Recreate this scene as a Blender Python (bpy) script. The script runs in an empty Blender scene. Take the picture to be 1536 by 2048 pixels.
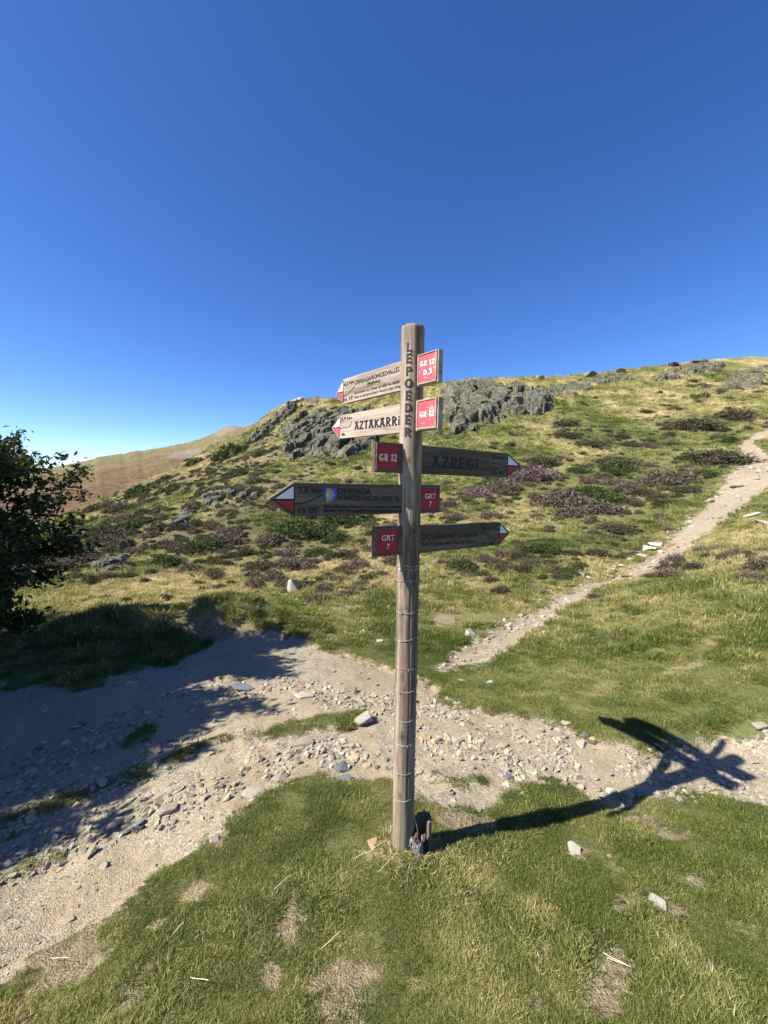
import bpy, bmesh, math, random, time
import numpy as np
from mathutils import Vector, Matrix
T0 = time.time()
R_ = math.radians
PI = math.pi
random.seed(7)
rng = np.random.default_rng(11)
scene = bpy.context.scene
COL = scene.collection

# ------------------------------------------------------------------ camera
EYE = 2.08
PITCH = R_(5.49)
F = 770.0
cd = bpy.data.cameras.new('camera')
cam = bpy.data.objects.new('camera', cd)
COL.objects.link(cam)
cam.location = (0, 0, EYE)
cam.rotation_euler = (R_(90) - PITCH, 0, 0)
cd.sensor_fit = 'VERTICAL'
cd.sensor_height = 36.0
cd.lens = F / 2048 * 36.0
cd.clip_start = 0.05
cd.clip_end = 20000
scene.camera = cam

# ------------------------------------------------------------------ light
SUN_EL = R_(45.8)
SUN_H = Vector((-0.92, -0.342)).normalized()          # horizontal direction towards the sun
to_sun = Vector((SUN_H.x * math.cos(SUN_EL), SUN_H.y * math.cos(SUN_EL), math.sin(SUN_EL)))
sd = bpy.data.lights.new('sun', 'SUN')
sd.energy = 4.5
sd.angle = R_(0.5)
sd.color = (1.0, 0.945, 0.85)
sun = bpy.data.objects.new('sun', sd)
sun.rotation_euler = to_sun.to_track_quat('Z', 'Y').to_euler()
COL.objects.link(sun)
w = bpy.data.worlds.new('World')
scene.world = w
w.use_nodes = True
nt = w.node_tree
nt.nodes.clear()
sky = nt.nodes.new('ShaderNodeTexSky')
sky.sky_type = 'NISHITA'
sky.sun_disc = False
sky.sun_elevation = SUN_EL
sky.sun_rotation = math.atan2(SUN_H.x, SUN_H.y)
sky.altitude = 1400
sky.air_density = 0.72
sky.dust_density = 0.6
sky.ozone_density = 3.0
bg = nt.nodes.new('ShaderNodeBackground')
bg.inputs['Strength'].default_value = 0.095
wo = nt.nodes.new('ShaderNodeOutputWorld')
hs = nt.nodes.new('ShaderNodeHueSaturation')
hs.inputs['Saturation'].default_value = 1.23
hs.inputs['Hue'].default_value = 0.51
nt.links.new(sky.outputs[0], hs.inputs['Color'])
nt.links.new(hs.outputs[0], bg.inputs[0])
nt.links.new(bg.outputs[0], wo.inputs[0])
scene.view_settings.view_transform = 'Standard'
scene.view_settings.look = 'None'
scene.view_settings.gamma = 1
scene.view_settings.use_curve_mapping = False
scene.view_settings.exposure = 1.32
scene.cycles.max_bounces = 4
scene.cycles.diffuse_bounces = 2
scene.cycles.glossy_bounces = 2
scene.cycles.transparent_max_bounces = 4

# ------------------------------------------------------------------ helpers
def tag(o, label=None, cat=None, group=None, kind=None):
    if label: o['label'] = label
    if cat: o['category'] = cat
    if group: o['group'] = group
    if kind: o['kind'] = kind
    return o

def link(name, me, mat=None, parent=None, loc=None):
    o = bpy.data.objects.new(name, me)
    COL.objects.link(o)
    if mat is not None and me is not None and len(me.materials) == 0:
        me.materials.append(mat)
    if parent is not None: o.parent = parent
    if loc is not None: o.location = loc
    return o

def empty(name, loc=(0, 0, 0), rz=0):
    o = bpy.data.objects.new(name, None)
    COL.objects.link(o)
    o.location = loc
    o.rotation_euler = (0, 0, rz)
    o.empty_display_size = 0.2
    return o

def np_mesh(name, verts, faces, smooth=False, attrs=None):
    """verts (n,3); faces (m,k) array with k fixed"""
    me = bpy.data.meshes.new(name)
    verts = np.asarray(verts, dtype=np.float32)
    faces = np.asarray(faces, dtype=np.int32)
    n, (m, k) = len(verts), faces.shape
    me.vertices.add(n)
    me.vertices.foreach_set('co', verts.ravel())
    me.loops.add(m * k)
    me.loops.foreach_set('vertex_index', faces.ravel())
    me.polygons.add(m)
    me.polygons.foreach_set('loop_start', np.arange(0, m * k, k, dtype=np.int32))
    me.polygons.foreach_set('use_smooth', np.full(m, smooth, dtype=bool))
    me.update(calc_edges=True)
    if attrs:
        for an, av in attrs.items():
            at = me.attributes.new(an, 'FLOAT', 'POINT')
            at.data.foreach_set('value', np.asarray(av, dtype=np.float32))
    return me

def bm_mesh(name, bm, smooth=False):
    me = bpy.data.meshes.new(name)
    for f in bm.faces: f.smooth = smooth
    bm.to_mesh(me); bm.free()
    return me

def hash2(ix, iy, seed):
    h = (ix.astype(np.int64) * 374761393 + iy.astype(np.int64) * 668265263 + seed * 1274126177) & 0xFFFFFFFF
    h = ((h ^ (h >> 13)) * 1274126177) & 0xFFFFFFFF
    h = h ^ (h >> 16)
    return (h & 0xFFFFFF) / float(0xFFFFFF)

def vnoise(x, y, seed=0):
    x = np.asarray(x, dtype=float); y = np.asarray(y, dtype=float)
    ix = np.floor(x); iy = np.floor(y)
    fx = x - ix; fy = y - iy
    ux = fx * fx * fx * (fx * (fx * 6 - 15) + 10); uy = fy * fy * fy * (fy * (fy * 6 - 15) + 10)
    a = hash2(ix, iy, seed); b = hash2(ix + 1, iy, seed)
    c = hash2(ix, iy + 1, seed); d = hash2(ix + 1, iy + 1, seed)
    return (a + (b - a) * ux + (c - a) * uy + (a - b - c + d) * ux * uy) * 2 - 1

def fbm(x, y, octv=4, seed=0, gain=0.5):
    s = 0; a = 1; t = 0
    ca, sa = math.cos(0.6), math.sin(0.6)
    for i in range(octv):
        s = s + a * vnoise(x, y, seed + i * 17); t += a
        x, y = (ca * x - sa * y) * 2.03 + 11.3, (sa * x + ca * y) * 2.03 - 7.1
        a *= gain
    return s / t

def sstep(a, b, x):
    t = np.clip((np.asarray(x, dtype=float) - a) / (b - a), 0, 1)
    return t * t * (3 - 2 * t)

CP, SP = math.cos(PITCH), math.sin(PITCH)
def ray(u, v):
    """direction of a photo pixel with its depth component (Y) equal to 1 -> (x, z)"""
    xc = (u - 768) / F; yc = (1024 - v) / F
    Yd = CP + yc * SP; Zd = yc * CP - SP
    return xc / Yd, Zd / Yd

# ------------------------------------------------------------------ terrain model
ctrl = [  # photo column, row, distance ahead in metres: the lie of the land
    # foreground bank
    (-700,2048,1.2),(0,2048,1.24),(400,2048,1.22),(768,2048,1.2),(1200,2048,1.2),(1536,2048,1.2),(2300,2048,1.2),
    (0,1900,1.56),(768,1900,1.45),(1536,1900,1.46),
    (0,1800,1.86),(400,1800,1.72),(768,1800,1.67),(1200,1800,1.67),(1536,1800,1.67),(2200,1780,1.7),(-600,1800,1.9),
    (805,1695,1.97),(560,1695,2.0),(1000,1690,2.05),(1300,1690,2.06),(1536,1690,2.05),(300,1700,2.14),(0,1700,2.2),
    (500,1600,2.5),(768,1610,2.42),(1120,1640,2.34),(1300,1620,2.42),(1536,1610,2.5),(0,1600,2.66),
    (768,1500,3.14),(1100,1500,3.1),(1425,1490,3.13),(300,1500,3.2),(0,1500,3.25),(1536,1500,3.03),(2100,1500,3.0),(-500,1500,3.3),
    (0,1400,4.15),(400,1400,4.15),(768,1400,4.08),(1100,1440,3.55),(1300,1450,3.3),(1536,1440,3.2),(1536,1400,3.5),(1250,1400,3.95),
    (768,1350,4.8),(0,1300,5.6),(400,1300,5.8),(600,1290,6.1),(768,1300,6.1),(950,1310,5.9),(1250,1300,5.4),(1536,1300,4.5),(2100,1300,4.4),(-500,1300,5.6),
    (0,1245,7.2),(400,1240,7.8),(768,1250,7.5),(1080,1230,8.0),
    (0,1200,9.2),(400,1200,9.6),(768,1200,9.2),(1200,1165,10.2),(1250,1200,8.0),(1536,1200,6.1),(-500,1200,9.0),(2000,1200,5.8),
    (0,1150,12.2),(400,1150,12.2),(768,1150,11.6),(1350,1110,11.4),(1536,1100,9.3),
    (150,1100,17.0),(400,1100,15.8),(768,1100,14.6),(1100,1100,12.8),(100,1070,28.0),
    (400,1050,21.0),(768,1050,18.6),(1100,1050,16.2),(1400,1040,14.5),(1536,1010,14.0),(2000,1000,12.5),
    (400,1000,29.0),(768,1000,23.8),(1100,1000,20.0),(1440,1010,16.2),(1536,950,18.5),
    (480,950,36.0),(768,950,29.5),(1100,950,25.0),(1500,930,23.5),
    (500,900,52.0),(768,900,36.0),(1100,900,32.0),(1490,880,30.5),(2000,880,26.0),
    (640,850,57.0),(768,850,43.0),(1100,850,40.0),(1400,850,37.0),
    (1100,800,48.0),(1400,800,46.0),(1400,760,55.0),
]
crest_px = [(-1200,1150,26),(-500,1120,30),(0,1072,36),(85,1044,41),(190,1006,50),(257,973,56),(311,952,61),(349,935,66),(430,890,72),(490,865,76),
            (536,824,78),(583,799,80),(640,796,78),(700,797,72),(760,784,66),(849,767,60),(886,765,58),(1098,755,60),(1186,746,62),
            (1300,733,64),(1406,720,67),(1536,711,70),(2100,690,74)]
far_px = [(-900,985,300),(-100,962,320),(0,948,330),(108,934,330),(210,912,310),(318,896,280),(370,886,262),(400,879,245),(425,868,225),(454,852,205),
          (470,851,198),(485,855,190),(510,846,175),(560,842,155),(640,840,140),(800,840,140)]

def to_polar(u, v, Y):
    x, z = ray(u, v)
    return math.atan2(x, 1.0), math.log(Y * math.hypot(x, 1.0)), z / math.hypot(x, 1.0)
C = np.array([to_polar(*c) for c in ctrl + crest_px])
KL = 0.55                                   # how strongly distance weighs against angle
def tps_phi(r2):
    return np.where(r2 > 1e-12, r2 * np.log(np.maximum(r2, 1e-12)), 0.0)
cx, cl, cq = C[:, 0], C[:, 1] * KL, C[:, 2]
n = len(C)
A = np.zeros((n + 3, n + 3))
A[:n, :n] = tps_phi((cx[:, None] - cx[None]) ** 2 + (cl[:, None] - cl[None]) ** 2) + np.eye(n) * 2e-4
A[:n, n] = 1; A[:n, n + 1] = cx; A[:n, n + 2] = cl
A[n:, :n] = A[:n, n:].T
W = np.linalg.solve(A, np.concatenate([cq, np.zeros(3)]))
def tps(th, L):
    out = np.empty(th.shape)
    th = th.ravel(); L = (L * KL).ravel(); res = np.empty(th.shape)
    for i in range(0, len(th), 40000):
        a = th[i:i + 40000, None]; b = L[i:i + 40000, None]
        res[i:i + 40000] = tps_phi((a - cx) ** 2 + (b - cl) ** 2) @ W[:n] + W[n] + a[:, 0] * W[n + 1] + b[:, 0] * W[n + 2]
    return res.reshape(out.shape)

cr = np.array([to_polar(*c) for c in crest_px])
TH = R_(60)
# mounds: (x, y, sx, sy, angle, height)
mounds = [(-2.75, 7.0, 0.85, 0.42, 0.15, 0.60), (-4.4, 6.5, 1.3, 0.5, 0.2, 0.48), (-1.75, 6.9, 0.6, 0.8, -0.5, 0.16)]

def H0(x, y):
    """ground height without the small bumps; also distance past the crest"""
    x = np.asarray(x, dtype=float); y = np.asarray(y, dtype=float)
    R = np.hypot(x, y); th = np.arctan2(x, y)
    tc = np.clip(th, -TH, TH)
    Rc = np.exp(np.interp(tc, cr[:, 0], cr[:, 1]))
    back = sstep(R_(60), R_(125), np.abs(th))
    Re = np.minimum(np.maximum(R, 1.25), Rc)
    z = EYE + Re * tps(tc, np.log(Re))
    zb = np.interp(R, [0, 3, 8, 25, 80, 400, 4000], [0.12, 0.1, -0.3, -2.0, -9, -40, -60])
    past = np.maximum(R - Rc, 0)
    z = z - 0.42 * past * past / (past + 9)
    z = z * (1 - back) + zb * back
    near = 1 - sstep(0.5, 1.3, R)
    z = z * (1 - near) + 0.12 * near
    for mx, my, sx, sy, a, h in mounds:
        dx, dy = x - mx, y - my
        p = dx * math.cos(a) + dy * math.sin(a); q = -dx * math.sin(a) + dy * math.cos(a)
        z = z + h * np.exp(-(p / sx) ** 2 - (np.where(q < 0, q / (sy * 0.75), q / (sy * 1.3))) ** 2)
    lo = -62 + 6 * fbm(x / 300, y / 300, 3, 5)
    return np.maximum(z, lo), past

def pip(px, py, poly):
    """signed distance to a polygon, positive inside"""
    px = np.asarray(px, dtype=float); py = np.asarray(py, dtype=float)
    inside = np.zeros(px.shape, bool); d2 = np.full(px.shape, 1e9)
    m = len(poly)
    for i in range(m):
        x0, y0 = poly[i]; x1, y1 = poly[(i + 1) % m]
        cond = (y0 > py) != (y1 > py)
        if y1 != y0:
            inside ^= cond & (px < (x1 - x0) * (py - y0) / (y1 - y0) + x0)
        ex, ey = x1 - x0, y1 - y0
        t = np.clip(((px - x0) * ex + (py - y0) * ey) / (ex * ex + ey * ey + 1e-12), 0, 1)
        d2 = np.minimum(d2, (px - x0 - t * ex) ** 2 + (py - y0 - t * ey) ** 2)
    d = np.sqrt(d2)
    return np.where(inside, d, -d)

def seg_d(px, py, pts, ws):
    """distance to a polyline of varying half width: positive inside"""
    best = np.full(np.shape(px), -1e9)
    for i in range(len(pts) - 1):
        x0, y0 = pts[i]; x1, y1 = pts[i + 1]
        ex, ey = x1 - x0, y1 - y0
        t = np.clip(((px - x0) * ex + (py - y0) * ey) / (ex * ex + ey * ey + 1e-12), 0, 1)
        d = np.hypot(px - x0 - t * ex, py - y0 - t * ey)
        best = np.maximum(best, ws[i] + (ws[i + 1] - ws[i]) * t - d)
    return best

def hit(u, v, smooth=True, rmin=1.0, rmax=90):
    """where the line of sight of a photo pixel meets the ground"""
    x, z = ray(np.atleast_1d(np.asarray(u, float)), np.atleast_1d(np.asarray(v, float)))
    Y = np.full(x.shape, rmin); done = np.zeros(x.shape, bool); last = Y.copy()
    t = rmin
    while t < rmax:
        t2 = t * 1.03
        g = H0(x * t2, np.full(x.shape, t2))[0]
        under = (EYE + z * t2 < g) & ~done
        if under.any():
            lo = np.full(x.shape, t); hi = np.full(x.shape, t2)
            for _ in range(8):
                mid = (lo + hi) / 2
                b = EYE + z * mid < H0(x * mid, mid)[0]
                hi = np.where(b, mid, hi); lo = np.where(b, lo, mid)
            Y = np.where(under, hi, Y); done |= under
        if done.all(): break
        t = t2
    Y = np.where(done, Y, np.nan)
    return x * Y, Y

def P(pts):
    a = np.array(pts, float)
    X, Y = hit(a[:, 0], a[:, 1])
    return [(float(p), float(q)) for p, q in zip(X, Y) if q == q]

track_poly = P([(-250,1400),(0,1365),(150,1375),(300,1335),(400,1292),(470,1262),(560,1262),(640,1290),(720,1312),(790,1338),(850,1352),(900,1398),(1000,1428),
                (1090,1438),(1130,1452),(1200,1478),(1330,1490),(1400,1472),(1536,1462),(1800,1450),
                (1800,1600),(1536,1606),(1430,1600),(1300,1596),(1230,1620),(1180,1640),(1120,1600),(1080,1572),(1040,1580),(1000,1605),(920,1625),(850,1600),(780,1562),(700,1560),
                (630,1548),(540,1585),(470,1645),(390,1700),(300,1752),(210,1830),(120,1880),(60,1905),(0,1960),(-300,2100),(-500,1700)])
path_px = [(890,1334,.16),(940,1312,.34),(1005,1278,.38),(1060,1243,.35),(1120,1207,.31),(1200,1166,.29),(1290,1138,.33),(1350,1098,.46),(1400,1055,.55),(1455,1005,.75),(1500,958,1.0),(1515,920,.9),(1492,885,.45),(1530,866,.4),(1600,850,.5)]
_x, _y = hit([p[0] for p in path_px], [p[1] for p in path_px])
path_pts = list(zip(_x, _y)); path_w = [p[2] for p in path_px]
# grassy strips and islands in the track: polylines with half widths
strips = [([(20,1640),(110,1608),(200,1570),(300,1530)], [.07,.09,.07,.04]),
          ([(330,1515),(390,1490),(440,1470)], [.03,.06,.03]),
          ([(520,1470),(600,1452),(700,1435)], [.05,.09,.12]),
          ([(870,1545),(910,1560),(960,1556)], [.04,.07,.05]),
          ([(1010,1602),(1060,1586),(1130,1590),(1180,1612)], [.05,.12,.13,.08]),
          ([(1290,1490),(1340,1478),(1390,1470)], [.04,.10,.05]),
          ([(0,1745),(60,1720),(110,1700)], [.03,.05,.02]),
          ([(270,1475),(290,1455)], [.08,.08])]
STR = []
for pl, ws in strips:
    _x, _y = hit([p[0] for p in pl], [p[1] for p in pl])
    STR.append((list(zip(_x, _y)), ws))
# bare patches in turf (u, v, radius m)
bare = [(120,1905,.11),(170,1870,.08),(385,1790,.09),(395,1830,.06),(585,1870,.08),(560,1850,.05),(700,1955,.10),(670,1990,.07),(1215,1972,.08),(1300,1650,.12),(1330,1660,.08),
        (1150,1700,.06),(1310,1825,.09),(1240,1900,.03),(1270,1935,.03),(1075,2020,.05),(1430,1288,.10),(1375,1333,.12),(1140,1345,.10),(960,1655,.07),(990,1640,.07),(920,1635,.12),
        (700,1215,.3),(1225,1730,.03),(760,1700,.06),(880,1240,.25),(1270,1530,.05),(1290,1205,.15),(1010,1190,.12),(1120,1240,.1),(440,1690,.08),(590,1790,.05),(850,1960,.05),(540,1950,.06),(1500,1850,.05),(1090,1900,.04),(330,1850,.06),(270,1990,.07),(930,1800,.04),(1400,1760,.05),(60,1860,.05)]
_x, _y = hit([p[0] for p in bare], [p[1] for p in bare])
BARE = [(a, b, p[2] * 1.25) for a, b, p in zip(_x, _y, bare)]

def masks(x, y):
    tr = pip(x, y, track_poly)
    for pts, ws in STR:
        tr = np.minimum(tr, -seg_d(x, y, pts, ws))
    pa = seg_d(x, y, path_pts, path_w)
    br = np.full(np.shape(x), -1e9)
    nb = fbm(x / .09, y / .09, 3, 201) * 1.1 + fbm(x / .35, y / .35, 2, 205) * .5
    for k_, (a, b, r) in enumerate(BARE):
        an = k_ * 1.3; dx = x - a; dy = y - b
        br = np.maximum(br, r * (1 + nb) - np.hypot((dx * math.cos(an) + dy * math.sin(an)) * .8, (dy * math.cos(an) - dx * math.sin(an)) * 1.35))
    return tr, pa, br

def bumps(x, y, R, tr, pa):
    """small relief: tussocks, ruts, stones pressed in the track"""
    hill = sstep(7, 16, R)
    b = 0.10 * hill * fbm(x / 1.7, y / 1.7, 4, 31) + 0.30 * sstep(12, 30, R) * fbm(x / 5.5, y / 5.5, 3, 41)
    b = b + 0.018 * (1 - hill) * fbm(x / 0.35, y / 0.35, 3, 51)
    rough = sstep(-.05, .08, tr)
    b = b + rough * (0.020 * fbm(x / 0.22, y / 0.22, 4, 61) + 0.04 * fbm(x / 1.1, y / 1.1, 2, 71) - 0.035)
    b = b - 0.06 * sstep(0, .25, pa) + 0.015 * sstep(0, .1, pa) * fbm(x / .25, y / .25, 2, 76)
    # dark bank above the shaded track: cut earth
    return b

def H(x, y):
    z, past = H0(x, y)
    R = np.hypot(x, y)
    tr, pa, _ = masks(x, y)
    return z + bumps(x, y, R, tr, pa)

# grid
rs = [0.35]
while rs[-1] < 9: rs.append(rs[-1] * 1.0078)
while rs[-1] < 95: rs.append(rs[-1] * 1.0125)
while rs[-1] < 6000: rs.append(rs[-1] * 1.055)
rs = np.array(rs)
ths = np.concatenate([np.arange(-180, -58, 3.0), np.arange(-58, -49, .5), np.arange(-49, 49, .17), np.arange(49, 58, .5), np.arange(58, 180, 3.0)])
ths = np.radians(ths)
TT, RR = np.meshgrid(ths, rs)
GX = RR * np.sin(TT); GY = RR * np.cos(TT)
GZ, PAST = H0(GX, GY)
TRK, PTH, BRE = masks(GX, GY)
GZ = GZ + bumps(GX, GY, RR, TRK, PTH)
nr, nth = GX.shape
print('grid', nr, nth, nr * nth, time.time() - T0)

# dryness of the turf, 0 green .. 1 straw
def dryness(x, y):
    R = np.hypot(x, y)
    d = 0.25 + 0.38 * sstep(4.0, 11.5, R) - 0.15 * sstep(11, 22, R)
    d = d + 0.34 * fbm(x / 2.2, y / 2.2, 3, 81) * (0.5 + sstep(5, 12, R)) + 0.25 * sstep(9, 20, R) * fbm(x / 7, y / 7, 3, 91)
    # straw coloured hollow at the foot of the hill and dry edges of the tracks
    hollow = np.exp(-((R - 12.5) / 3.0) ** 2) * sstep(R_(20), R_(-5), np.arctan2(x, y))
    d = d + 0.28 * hollow
    d = d + 0.18 * sstep(40, 60, R)
    gx, gy = hit([870], [1300]); d = d - 0.5 * np.exp(-((x - gx[0]) / 1.0) ** 2 - ((y - gy[0]) / 1.1) ** 2)
    return np.clip(d, 0, 1)
DRY = dryness(GX, GY)
# shrubs on the slope, and the litter of old heather round them
g_, h_, p_, b_ = 'green', 'heather', 'pink', 'brown'
SH = [  # photo column, row of the middle, width in pixels, kind, own label
 (1133,849,38,b_,0),(1139,871,36,b_,0),(1214,864,20,b_,0),(1243,874,28,b_,0),(1192,888,58,b_,0),(1160,890,26,b_,0),(1258,889,38,b_,0),(1340,889,28,b_,0),(1386,856,74,b_,'wide dark shrub strip high on the right slope below the crest'),
 (1291,822,24,b_,0),(1349,820,24,b_,0),(1470,838,62,b_,0),(1175,862,16,b_,0),(1340,861,26,b_,0),(1428,922,90,b_,'long dark brown shrub patch left of the upper footpath bend'),(1410,953,42,g_,0),(1390,945,30,b_,0),
 (1227,926,66,b_,0),(1232,944,52,g_,0),(1160,936,26,b_,0),(1155,945,40,g_,0),(1080,930,60,b_,0),(1100,926,30,b_,0),(1055,940,40,b_,0),(1076,962,66,p_,'broad pink heather patch right of the upper signs'),(1030,965,40,p_,0),(955,992,52,p_,'bright pale pink heather clump right of the lower red sign'),
 (1005,985,60,h_,0),(985,972,40,g_,0),(1186,986,62,g_,'bright green shrub among the heather on the middle right slope'),(1215,1008,54,g_,0),(1124,1006,86,h_,0),(1172,1022,70,h_,0),(1215,1025,60,h_,0),(1256,984,50,h_,0),(1225,970,34,h_,0),(1205,957,36,h_,0),(1180,965,30,p_,0),(1330,966,80,h_,0),(1370,978,50,b_,0),(1300,962,40,h_,0),(1290,990,50,b_,0),
 (1140,1030,50,h_,0),(1256,1003,30,p_,0),(900,1010,44,b_,0),(880,1020,36,b_,0),(977,1031,32,h_,0),(913,1039,34,h_,0),(1010,1034,24,b_,0),(1234,1061,60,b_,0),(1165,1057,20,b_,0),(1084,1104,58,g_,'dark green shrub just right of the lowest sign tip'),(1054,1116,44,b_,0),(1045,1104,30,g_,0),(926,1136,60,g_,'dark green shrub close right of the post below the signs'),(1003,1128,36,b_,0),
 (1351,1128,52,h_,'grey purple heather clump on the right edge of the footpath'),(1330,1136,30,b_,0),(1309,1152,34,b_,0),(1432,1104,28,b_,0),(1190,1195,36,b_,0),(1255,1215,20,g_,0),(1290,1045,30,b_,0),(1100,1060,24,b_,0),
 (511,985,40,b_,0),(506,965,30,h_,0),(590,1068,90,g_,'broad dark green shrub below the left blue emblem sign'),(640,1068,70,g_,0),(618,1072,50,g_,0),(672,1078,44,g_,0),(704,1040,84,g_,'dark green shrub right under the lowest left sign'),(675,1042,50,g_,0),(540,1087,50,h_,0),(581,1108,38,p_,'pink heather clump below the broad green shrub'),(598,1132,60,h_,0),(570,1128,40,h_,0),(640,1112,52,g_,'round green shrub between the heather clumps left of the post'),(662,1118,36,b_,0),
 (697,1112,36,h_,0),(715,1136,50,h_,0),(690,1140,40,b_,0),(522,1136,50,h_,0),(545,1150,40,h_,0),(507,1152,34,b_,0),(610,1172,34,g_,'small green shrub beside the pale upright stone'),(628,1165,24,b_,0),(640,1200,42,h_,'dark brown heather clump lowest on the slope left of the post'),(652,1182,40,h_,0),(696,1190,34,h_,0),(780,1120,26,h_,0),(745,1152,20,g_,0),(740,1100,30,b_,0),
 (393,1100,72,g_,0),(370,1105,40,h_,0),(441,1088,60,h_,0),(465,1072,50,h_,0),(420,1096,50,g_,0),(480,1085,30,h_,0),(331,1130,60,g_,0),(350,1122,40,h_,0),(284,988,52,g_,0),(265,985,30,b_,0),(346,977,38,g_,0),(335,961,30,g_,0),(463,911,60,g_,0),(440,918,30,b_,0),(390,926,30,g_,0),(474,946,46,g_,0),(455,955,30,b_,0),(525,910,36,g_,0),(510,985,42,b_,0),
 (386,1013,40,h_,0),(284,1024,26,g_,0),(270,1052,46,g_,0),(250,1060,50,g_,0),(226,1074,70,b_,0),(210,1082,40,h_,0),(200,1062,40,g_,0),(233,1017,50,b_,0),(190,1022,40,b_,0),(313,1148,34,b_,0),(255,1156,32,g_,0),(250,1040,40,h_,0),(160,1045,40,b_,0),(240,1095,60,h_,0),(300,1075,40,h_,0),(170,1120,50,h_,0),(140,1108,50,h_,0),(130,1130,40,h_,0),
 (210,1148,26,b_,0),(510,960,26,h_,0),(560,975,26,h_,0),(430,985,40,b_,0),(400,990,30,h_,0),(300,1000,30,b_,0),(320,1020,30,h_,0)]
SHX, SHY = hit([s[0] for s in SH], [s[1] for s in SH])
HEATH = sstep(-.05, .25, fbm(GX / 4.5, GY / 4.5, 4, 151) + .35 * fbm(GX / 1.2, GY / 1.2, 3, 155) + .24) * sstep(12, 18, RR) * sstep(R_(0), R_(-14), TT) \
    + .8 * sstep(.02, .3, fbm(GX / 3.2, GY / 2.2, 4, 161)) * sstep(11, 14, RR) * (1 - sstep(24, 32, RR)) * sstep(R_(26), R_(10), TT) * sstep(R_(-20), R_(-8), TT)
for (u, v, wd, kd, lb), x, y in zip(SH, SHX, SHY):
    if y != y: continue
    r_ = wd / F * y * .62
    sel = (np.abs(GX - x) < 3 * r_) & (np.abs(GY - y) < 4 * r_)
    HEATH[sel] = np.maximum(HEATH[sel], .95 * np.exp(-((GX[sel] - x) / r_) ** 2 - ((GY[sel] - y) / (r_ * 1.3)) ** 2))
EARTH = np.zeros(GX.shape)       # bare brown earth of the cut bank
EARTH = np.exp(-((GX + 2.7) / .9) ** 2 - ((GY - 6.40) / .30) ** 2)

# ------------------------------------------------------------------ materials
def new_mat(name):
    m = bpy.data.materials.new(name)
    m.use_nodes = True
    m.node_tree.nodes.clear()
    return m, m.node_tree

class N:
    """tiny node helper"""
    def __init__(s, nt): s.nt = nt
    def __call__(s, t, ins=None, **props):
        nd = s.nt.nodes.new(t)
        for k, v in props.items(): setattr(nd, k, v)
        if ins:
            for k, v in ins.items():
                if hasattr(v, 'node') or isinstance(v, bpy.types.NodeSocket): s.nt.links.new(v, nd.inputs[k])
                else: nd.inputs[k].default_value = v
        return nd
    def attr(s, name, typ='GEOMETRY'):
        return s('ShaderNodeAttribute', attribute_name=name, attribute_type=typ)
    def math(s, op, a, b=0.0, c=None, clamp=False):
        nd = s.nt.nodes.new('ShaderNodeMath'); nd.operation = op; nd.use_clamp = clamp
        for i, v in enumerate([a, b] + ([c] if c is not None else [])):
            if isinstance(v, bpy.types.NodeSocket): s.nt.links.new(v, nd.inputs[i])
            else: nd.inputs[i].default_value = v
        return nd.outputs[0]
    def ss(s, v, a, b):
        nd = s('ShaderNodeMapRange', {0: v, 1: a, 2: b, 3: 0.0, 4: 1.0}, interpolation_type='SMOOTHSTEP')
        return nd.outputs[0]
    def mix(s, f, a, b, mode='MIX'):
        nd = s.nt.nodes.new('ShaderNodeMix'); nd.data_type = 'RGBA'; nd.blend_type = mode
        for i, v in ((0, f), (6, a), (7, b)):
            if isinstance(v, bpy.types.NodeSocket): s.nt.links.new(v, nd.inputs[i])
            else: nd.inputs[i].default_value = (v if i == 0 else (*v, 1) if len(v) == 3 else v)
        return nd.outputs[2]
    def noise(s, vec, scale, detail=4, rough=.55, out=0, dist=0.0):
        nd = s('ShaderNodeTexNoise', {'Scale': scale, 'Detail': detail, 'Roughness': rough, 'Distortion': dist})
        if vec is not None: s.nt.links.new(vec, nd.inputs['Vector'])
        return nd.outputs[out]
    def ramp(s, f, stops):
        nd = s.nt.nodes.new('ShaderNodeValToRGB')
        cr = nd.color_ramp
        while len(cr.elements) > 1: cr.elements.remove(cr.elements[-1])
        for i, (p, c) in enumerate(stops):
            e = cr.elements[0] if i == 0 else cr.elements.new(p)
            e.position = p; e.color = (*c, 1)
        s.nt.links.new(f, nd.inputs[0])
        return nd.outputs[0]
    def out(s, sh):
        o = s.nt.nodes.new('ShaderNodeOutputMaterial'); s.nt.links.new(sh, o.inputs[0])

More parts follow.
